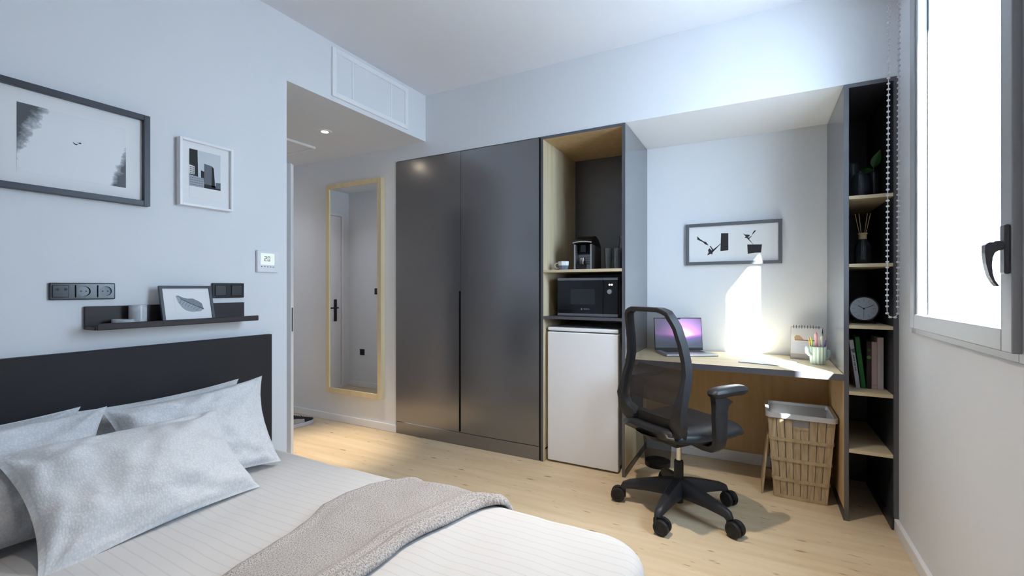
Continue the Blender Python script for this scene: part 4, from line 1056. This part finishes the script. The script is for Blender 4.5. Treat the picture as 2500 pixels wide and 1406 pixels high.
# ------------------------------------------------------------------ sneaker in the hall
t = thing('sneaker', 'black and grey canvas sneaker on the hall floor by the door', 'shoe', (-3.515, 2.605, 0), R(86), world=False)
def shoe_half(x):   # half width along the length x in [0,.285], heel at 0
    return interp(x, [0, .03, .10, .20, .25, .275, .285], [.018, .034, .033, .046, .041, .024, .004])
def ring(x, z, k=1.): return x, shoe_half(x)*k, z
N = 30
def outline(k, z, off=0.):
    L = []
    for i in range(N+1): x = .285*i/N; L.append((x+.0, -(shoe_half(x)*k+off), z))
    for i in range(N, -1, -1): x = .285*i/N; L.append((x, shoe_half(x)*k+off, z))
    return L
def loft(m, layers):
    n = len(layers[0]); vs = [p for L in layers for p in L]; fs = []
    for a in range(len(layers)-1):
        for i in range(n): fs.append([a*n+i, a*n+(i+1) % n, (a+1)*n+(i+1) % n, (a+1)*n+i])
    fs += [list(range(n))[::-1], [(len(layers)-1)*n+i for i in range(n)]]
    return m.add(vs, fs)
S0 = Matrix.Scale(1.22, 4) @ Matrix.Translation((-.155, 0, 0))
def sh(L): return [tuple(S0 @ Vector(p)) for p in L]
loft(MB(), [sh(outline(1.0, .0005, .001)), sh(outline(1.02, .010, .003)), sh(outline(1.0, .028, .002))]).build('sole', 'shoe_sole', t, 60)
def up(k, f): return sh([(x, y, .028+(h(x)-.028)*f) for x, y, z in outline(k, 0)])
def h(x): return interp(x, [0, .06, .12, .19, .24, .285], [.088, .085, .085, .066, .046, .034])
loft(MB(), [up(.97, 0), up(.93, .45), up(.78, .8), up(.45, 1.0)]).build('upper', 'shoe_black', t, 60)
for s_ in (-1, 1):
    m = MB(); P_ = []
    for x in (.065, .10, .14, .185): P_.append(x)
    m.grid(lambda u, v: S0 @ Vector((.065+.125*u, s_*(shoe_half(.065+.125*u)*(1.0-.08*v)+.0025), .030+(h(.065+.125*u)-.03)*.62*v)), 8, 4)
    m.build('side_panel', 'shoe_grey', t, 60)
for k in range(6):
    x = .125+k*.018; zz = h(x)
    MB().tube([tuple(S0 @ Vector((x-.005, -shoe_half(x)*.55, .03+(zz-.03)*.93))), tuple(S0 @ Vector((x+.002, 0, zz+.003))), tuple(S0 @ Vector((x+.006, shoe_half(x)*.55, .03+(zz-.03)*.93)))], .0026, 6).build('lace', 'mug_white', t, 60)
MB().lathe([(.022, 0), (.030, .004), (.022, .006)], tuple(S0 @ Vector((.055, 0, .086))), 20).build('collar', 'black', t, 60)
# ------------------------------------------------------------------ desk chair
t = thing('office_chair', 'black mesh-back swivel office chair on castors at the desk', 'chair', (-.378, 2.595, 0), R(55), world=False)
for k in range(5):
    q = R(187-55+72*k)
    Mk = Matrix.Rotation(q, 4, 'Z')
    pts = [(.02, 0, .128), (.09, 0, .125), (.18, 0, .115), (.255, 0, .103), (.284, 0, .093), (.296, 0, .074)]
    hw = [.036, .032, .026, .021, .018, .015]; hh = [.044, .037, .027, .021, .018, .014]
    lg = MB().tube(pts, 0, sec=lambda i: [(hh[i], hw[i]*.55), (hh[i]*.5, hw[i]), (-hh[i], hw[i]), (-hh[i], -hw[i]), (hh[i]*.5, -hw[i]), (hh[i], -hw[i]*.55)], ref=lambda i: (0.3 if i > 3 else 0, 0, 1), M=Mk).build('leg', 'chair_plastic', t, 45)
    sw = R((-177, -89, -181, 97, 150)[k])
    Mw = Mk @ Matrix.Translation((.296, 0, 0)) @ Matrix.Rotation(sw, 4, 'Z')
    cs = MB().cyl((0, 0, .060), (0, 0, .082), .011, M=Mw)
    cs.prism([(.018, .070), (.013, .077), (-.008, .079), (-.034, .078), (-.056, .064), (-.063, .044), (-.052, .044), (-.036, .060), (-.010, .060), (-.005, .026), (.018, .026)], -.007, .007, 'y', M=Mw)
    cs = cs.build('caster', 'black', t, 40)
    for s_ in (-1, 1):
        MB().lathe([(0, s_*.008), (.035, s_*.008), (.038, s_*.012), (.038, s_*.025), (.035, s_*.030), (.025, s_*.031), (.024, s_*.029), (0, s_*.029)], (-.024, 0, .0385), 28, ax='y', M=Mw).build('wheel', 'black_soft', cs, 40)
MB().lathe([(0, .075), (.030, .075), (.042, .09), (.044, .150), (.034, .168), (0, .168)], (0, 0, 0), 28).build('hub', 'chair_plastic', t, 40)
MB().lathe([(0, .045), (.024, .045), (.0245, .26), (.022, .268), (.016, .268), (0, .262)], (0, 0, 0), 28).build('column', 'black', t, 40)
MB().cyl((0, 0, .262), (0, 0, .385), .0135, n=24).build('gas_lift', 'chrome', t, 40)
# seat: waterfall cushion over a shell
def seat_hw(x): return interp(x, [-.24, -.20, -.05, .12, .20, .245, .262], [.15, .215, .25, .254, .242, .200, .11])
def seat_top(x, s): return .500+.016*(x+.24)/.5-.010*(1-s*s)*1.0-.030*max(0, (x-.16)/.1)**2-.020*s**6+.012*max(0, (-.12-x)/.12)
def seatfn(side):
    def F(u, v):
        x = -.24+.502*u; s = 2*v-1; hw_ = seat_hw(x)
        e = (max(0, 1-abs(s)**5)*max(0, 1-abs(2*u-1)**9))**.5
        zt = seat_top(x, s); zm = zt-.036
        return Vector((x, s*hw_, zm+(zt-zm)*e if side > 0 else zm-.036*e**.8))
    return F
m = MB(); m.grid(seatfn(1), 40, 36); m.grid(seatfn(-1), 40, 36, flip=True)
o = m.build('seat', 'chair_fabric', t, 180)
b = bmesh.new(); b.from_mesh(o.data); bmesh.ops.remove_doubles(b, verts=b.verts[:], dist=.0005); b.to_mesh(o.data); b.free(); o.data.shade_smooth()
def shellfn(u, v):
    q = 2*math.pi*u; r = math.sin(v*math.pi/2)
    return Vector((-.045+.205*r*math.cos(q), .185*r*math.sin(q), .380+.064*(r**2.6)))
m = MB(); m.grid(shellfn, 40, 12); m.build('seat_shell', 'black', t, 60)
MB().box(-.09, .09, -.07, .07, .360, .415, .015).build('mechanism', 'black', t, 40)
# arms
for s_ in (-1, 1):
    sec = lambda i: [(.024, .013), (.018, .019), (-.018, .019), (-.024, .013), (-.024, -.013), (-.018, -.019), (.018, -.019), (.024, -.013)]
    pts = [(-.036, s_*.10, .418), (-.036, s_*.20, .410), (-.036, s_*.255, .415), (-.036, s_*.280, .434), (-.036, s_*.287, .465), (-.036, s_*.287, .58), (-.036, s_*.286, .640)]
    wsc = [.8, .85, .9, 1, 1.05, 1.25, 1.2]
    ar = MB().tube(pts, 0, sec=lambda i: [(a*wsc[i]*1.45, b*.9) for a, b in sec(i)], ref=(1, 0, 0)).build('arm_post', 'chair_plastic', t, 50)
    MB().tube([(-.035, s_*.286, .600), (-.032, s_*.286, .632), (-.026, s_*.285, .656), (-.018, s_*.285, .672)], 0, sec=lambda i: [(a*(1.65, 1.9, 2.5, 3.0)[i], b*1.1) for a, b in sec(i)], ref=(1, 0, 0)).build('arm_flare', 'chair_plastic', ar, 50)
    m = MB()
    def padfn(side):
        def F(u, v):
            x = -.080+.250*u; hw_ = interp(u, [0, .06, .3, .8, .95, 1], [.012, .033, .040, .036, .026, .010]); q = 2*v-1
            e = (max(0, 1-abs(q)**2.6)*max(0, 1-abs(2*u-1)**6))**.5
            return Vector((x-.018, s_*.285+q*hw_, .690+.006*math.sin(u*3)+(.024*e if side > 0 else -.028*e)))
        return F
    m.grid(padfn(1), 24, 16); m.grid(padfn(-1), 24, 16, flip=True)
    o = m.build('arm_pad', 'chair_plastic', t, 180)
# backrest
zk = [.455, .50, .56, .62, .70, .77, .84, .92, 1.0, 1.06, 1.085]
xk = [-.165, -.205, -.232, -.238, -.215, -.192, -.188, -.200, -.222, -.245, -.255]
hk = [.085, .172, .210, .226, .230, .224, .212, .200, .186, .162, .118]
hk = [.9*q for q in hk]; BYO = -.020
def bx_(z): return interp(z, zk, xk)
def bh_(z): return interp(z, zk, hk)
zs_ = [.498, .510, .525, .54, .56, .59, .62, .66, .70, .735, .77, .805, .84, .88, .92, .96, 1.0, 1.03, 1.052, 1.068, 1.078]
path = [(bx_(z)+.012, bh_(z), z) for z in zs_]+[(bx_(1.082)+.010, yy, 1.084) for yy in (.09, .045, 0, -.045, -.09)]+[(bx_(z)+.012, -bh_(z), z) for z in zs_[::-1]]+[(bx_(.475)+.016, yy, .488+.25*yy*yy) for yy in (-.13, -.065, 0, .065, .13)]
path = [(px, py+BYO, pz) for px, py, pz in path]
def tw(z): return interp(z, [.45, .495, .52, .60, .72, 1.08], [.054, .050, .040, .024, .014, .0115])
cz_ = .76
MB().tube(path, 0, closed=True, ref=(1, 0, 0), sec=lambda i: [(.026, tw(path[i][2])*.5), (.022, tw(path[i][2])), (-.022, tw(path[i][2])), (-.026, tw(path[i][2])*.5), (-.026, -tw(path[i][2])*.5), (-.022, -tw(path[i][2])), (.022, -tw(path[i][2])), (.026, -tw(path[i][2])*.5)]).build('back_frame', 'chair_plastic', t, 50)
def meshfn(u, v):
    z = .470+(1.076-.470)*v; hw_ = bh_(z)-.004; s = 2*u-1
    return Vector((bx_(z)+.018-.020*(1-s*s)*(.4+.6*math.sin(math.pi*v)), s*hw_+BYO, z))
m = MB(); m.grid(meshfn, 24, 40); m.build('back_net', 'chair_net', t, 180)
def lumb(u, v):
    s = 2*u-1; z = .62+.17*v; hw_ = .18*(1-.18*(2*v-1)**2); s2 = s*hw_
    return Vector((bx_(z)+.030-.018*(1-s*s), s2+BYO, z))
m = MB(); m.grid(lumb, 20, 12); o = m.build('lumbar_pad', 'lumbar_net', t, 180)
sm = o.modifiers.new('thick', 'SOLIDIFY'); sm.thickness = .008
MB().tube([(-.08, 0, .405), (-.14, 0, .410), (-.175, 0, .430), (-.180, 0, .455), (-.180, 0, .480)], 0, ref=(0, 1, 0), sec=lambda i: [((.05, .055, .06, .07, .06)[i]*a, .012*b) for a, b in ((1, .5), (.8, 1), (-.8, 1), (-1, .5), (-1, -.5), (-.8, -1), (.8, -1), (1, -.5))]).build('back_bracket', 'chair_plastic', t, 50)
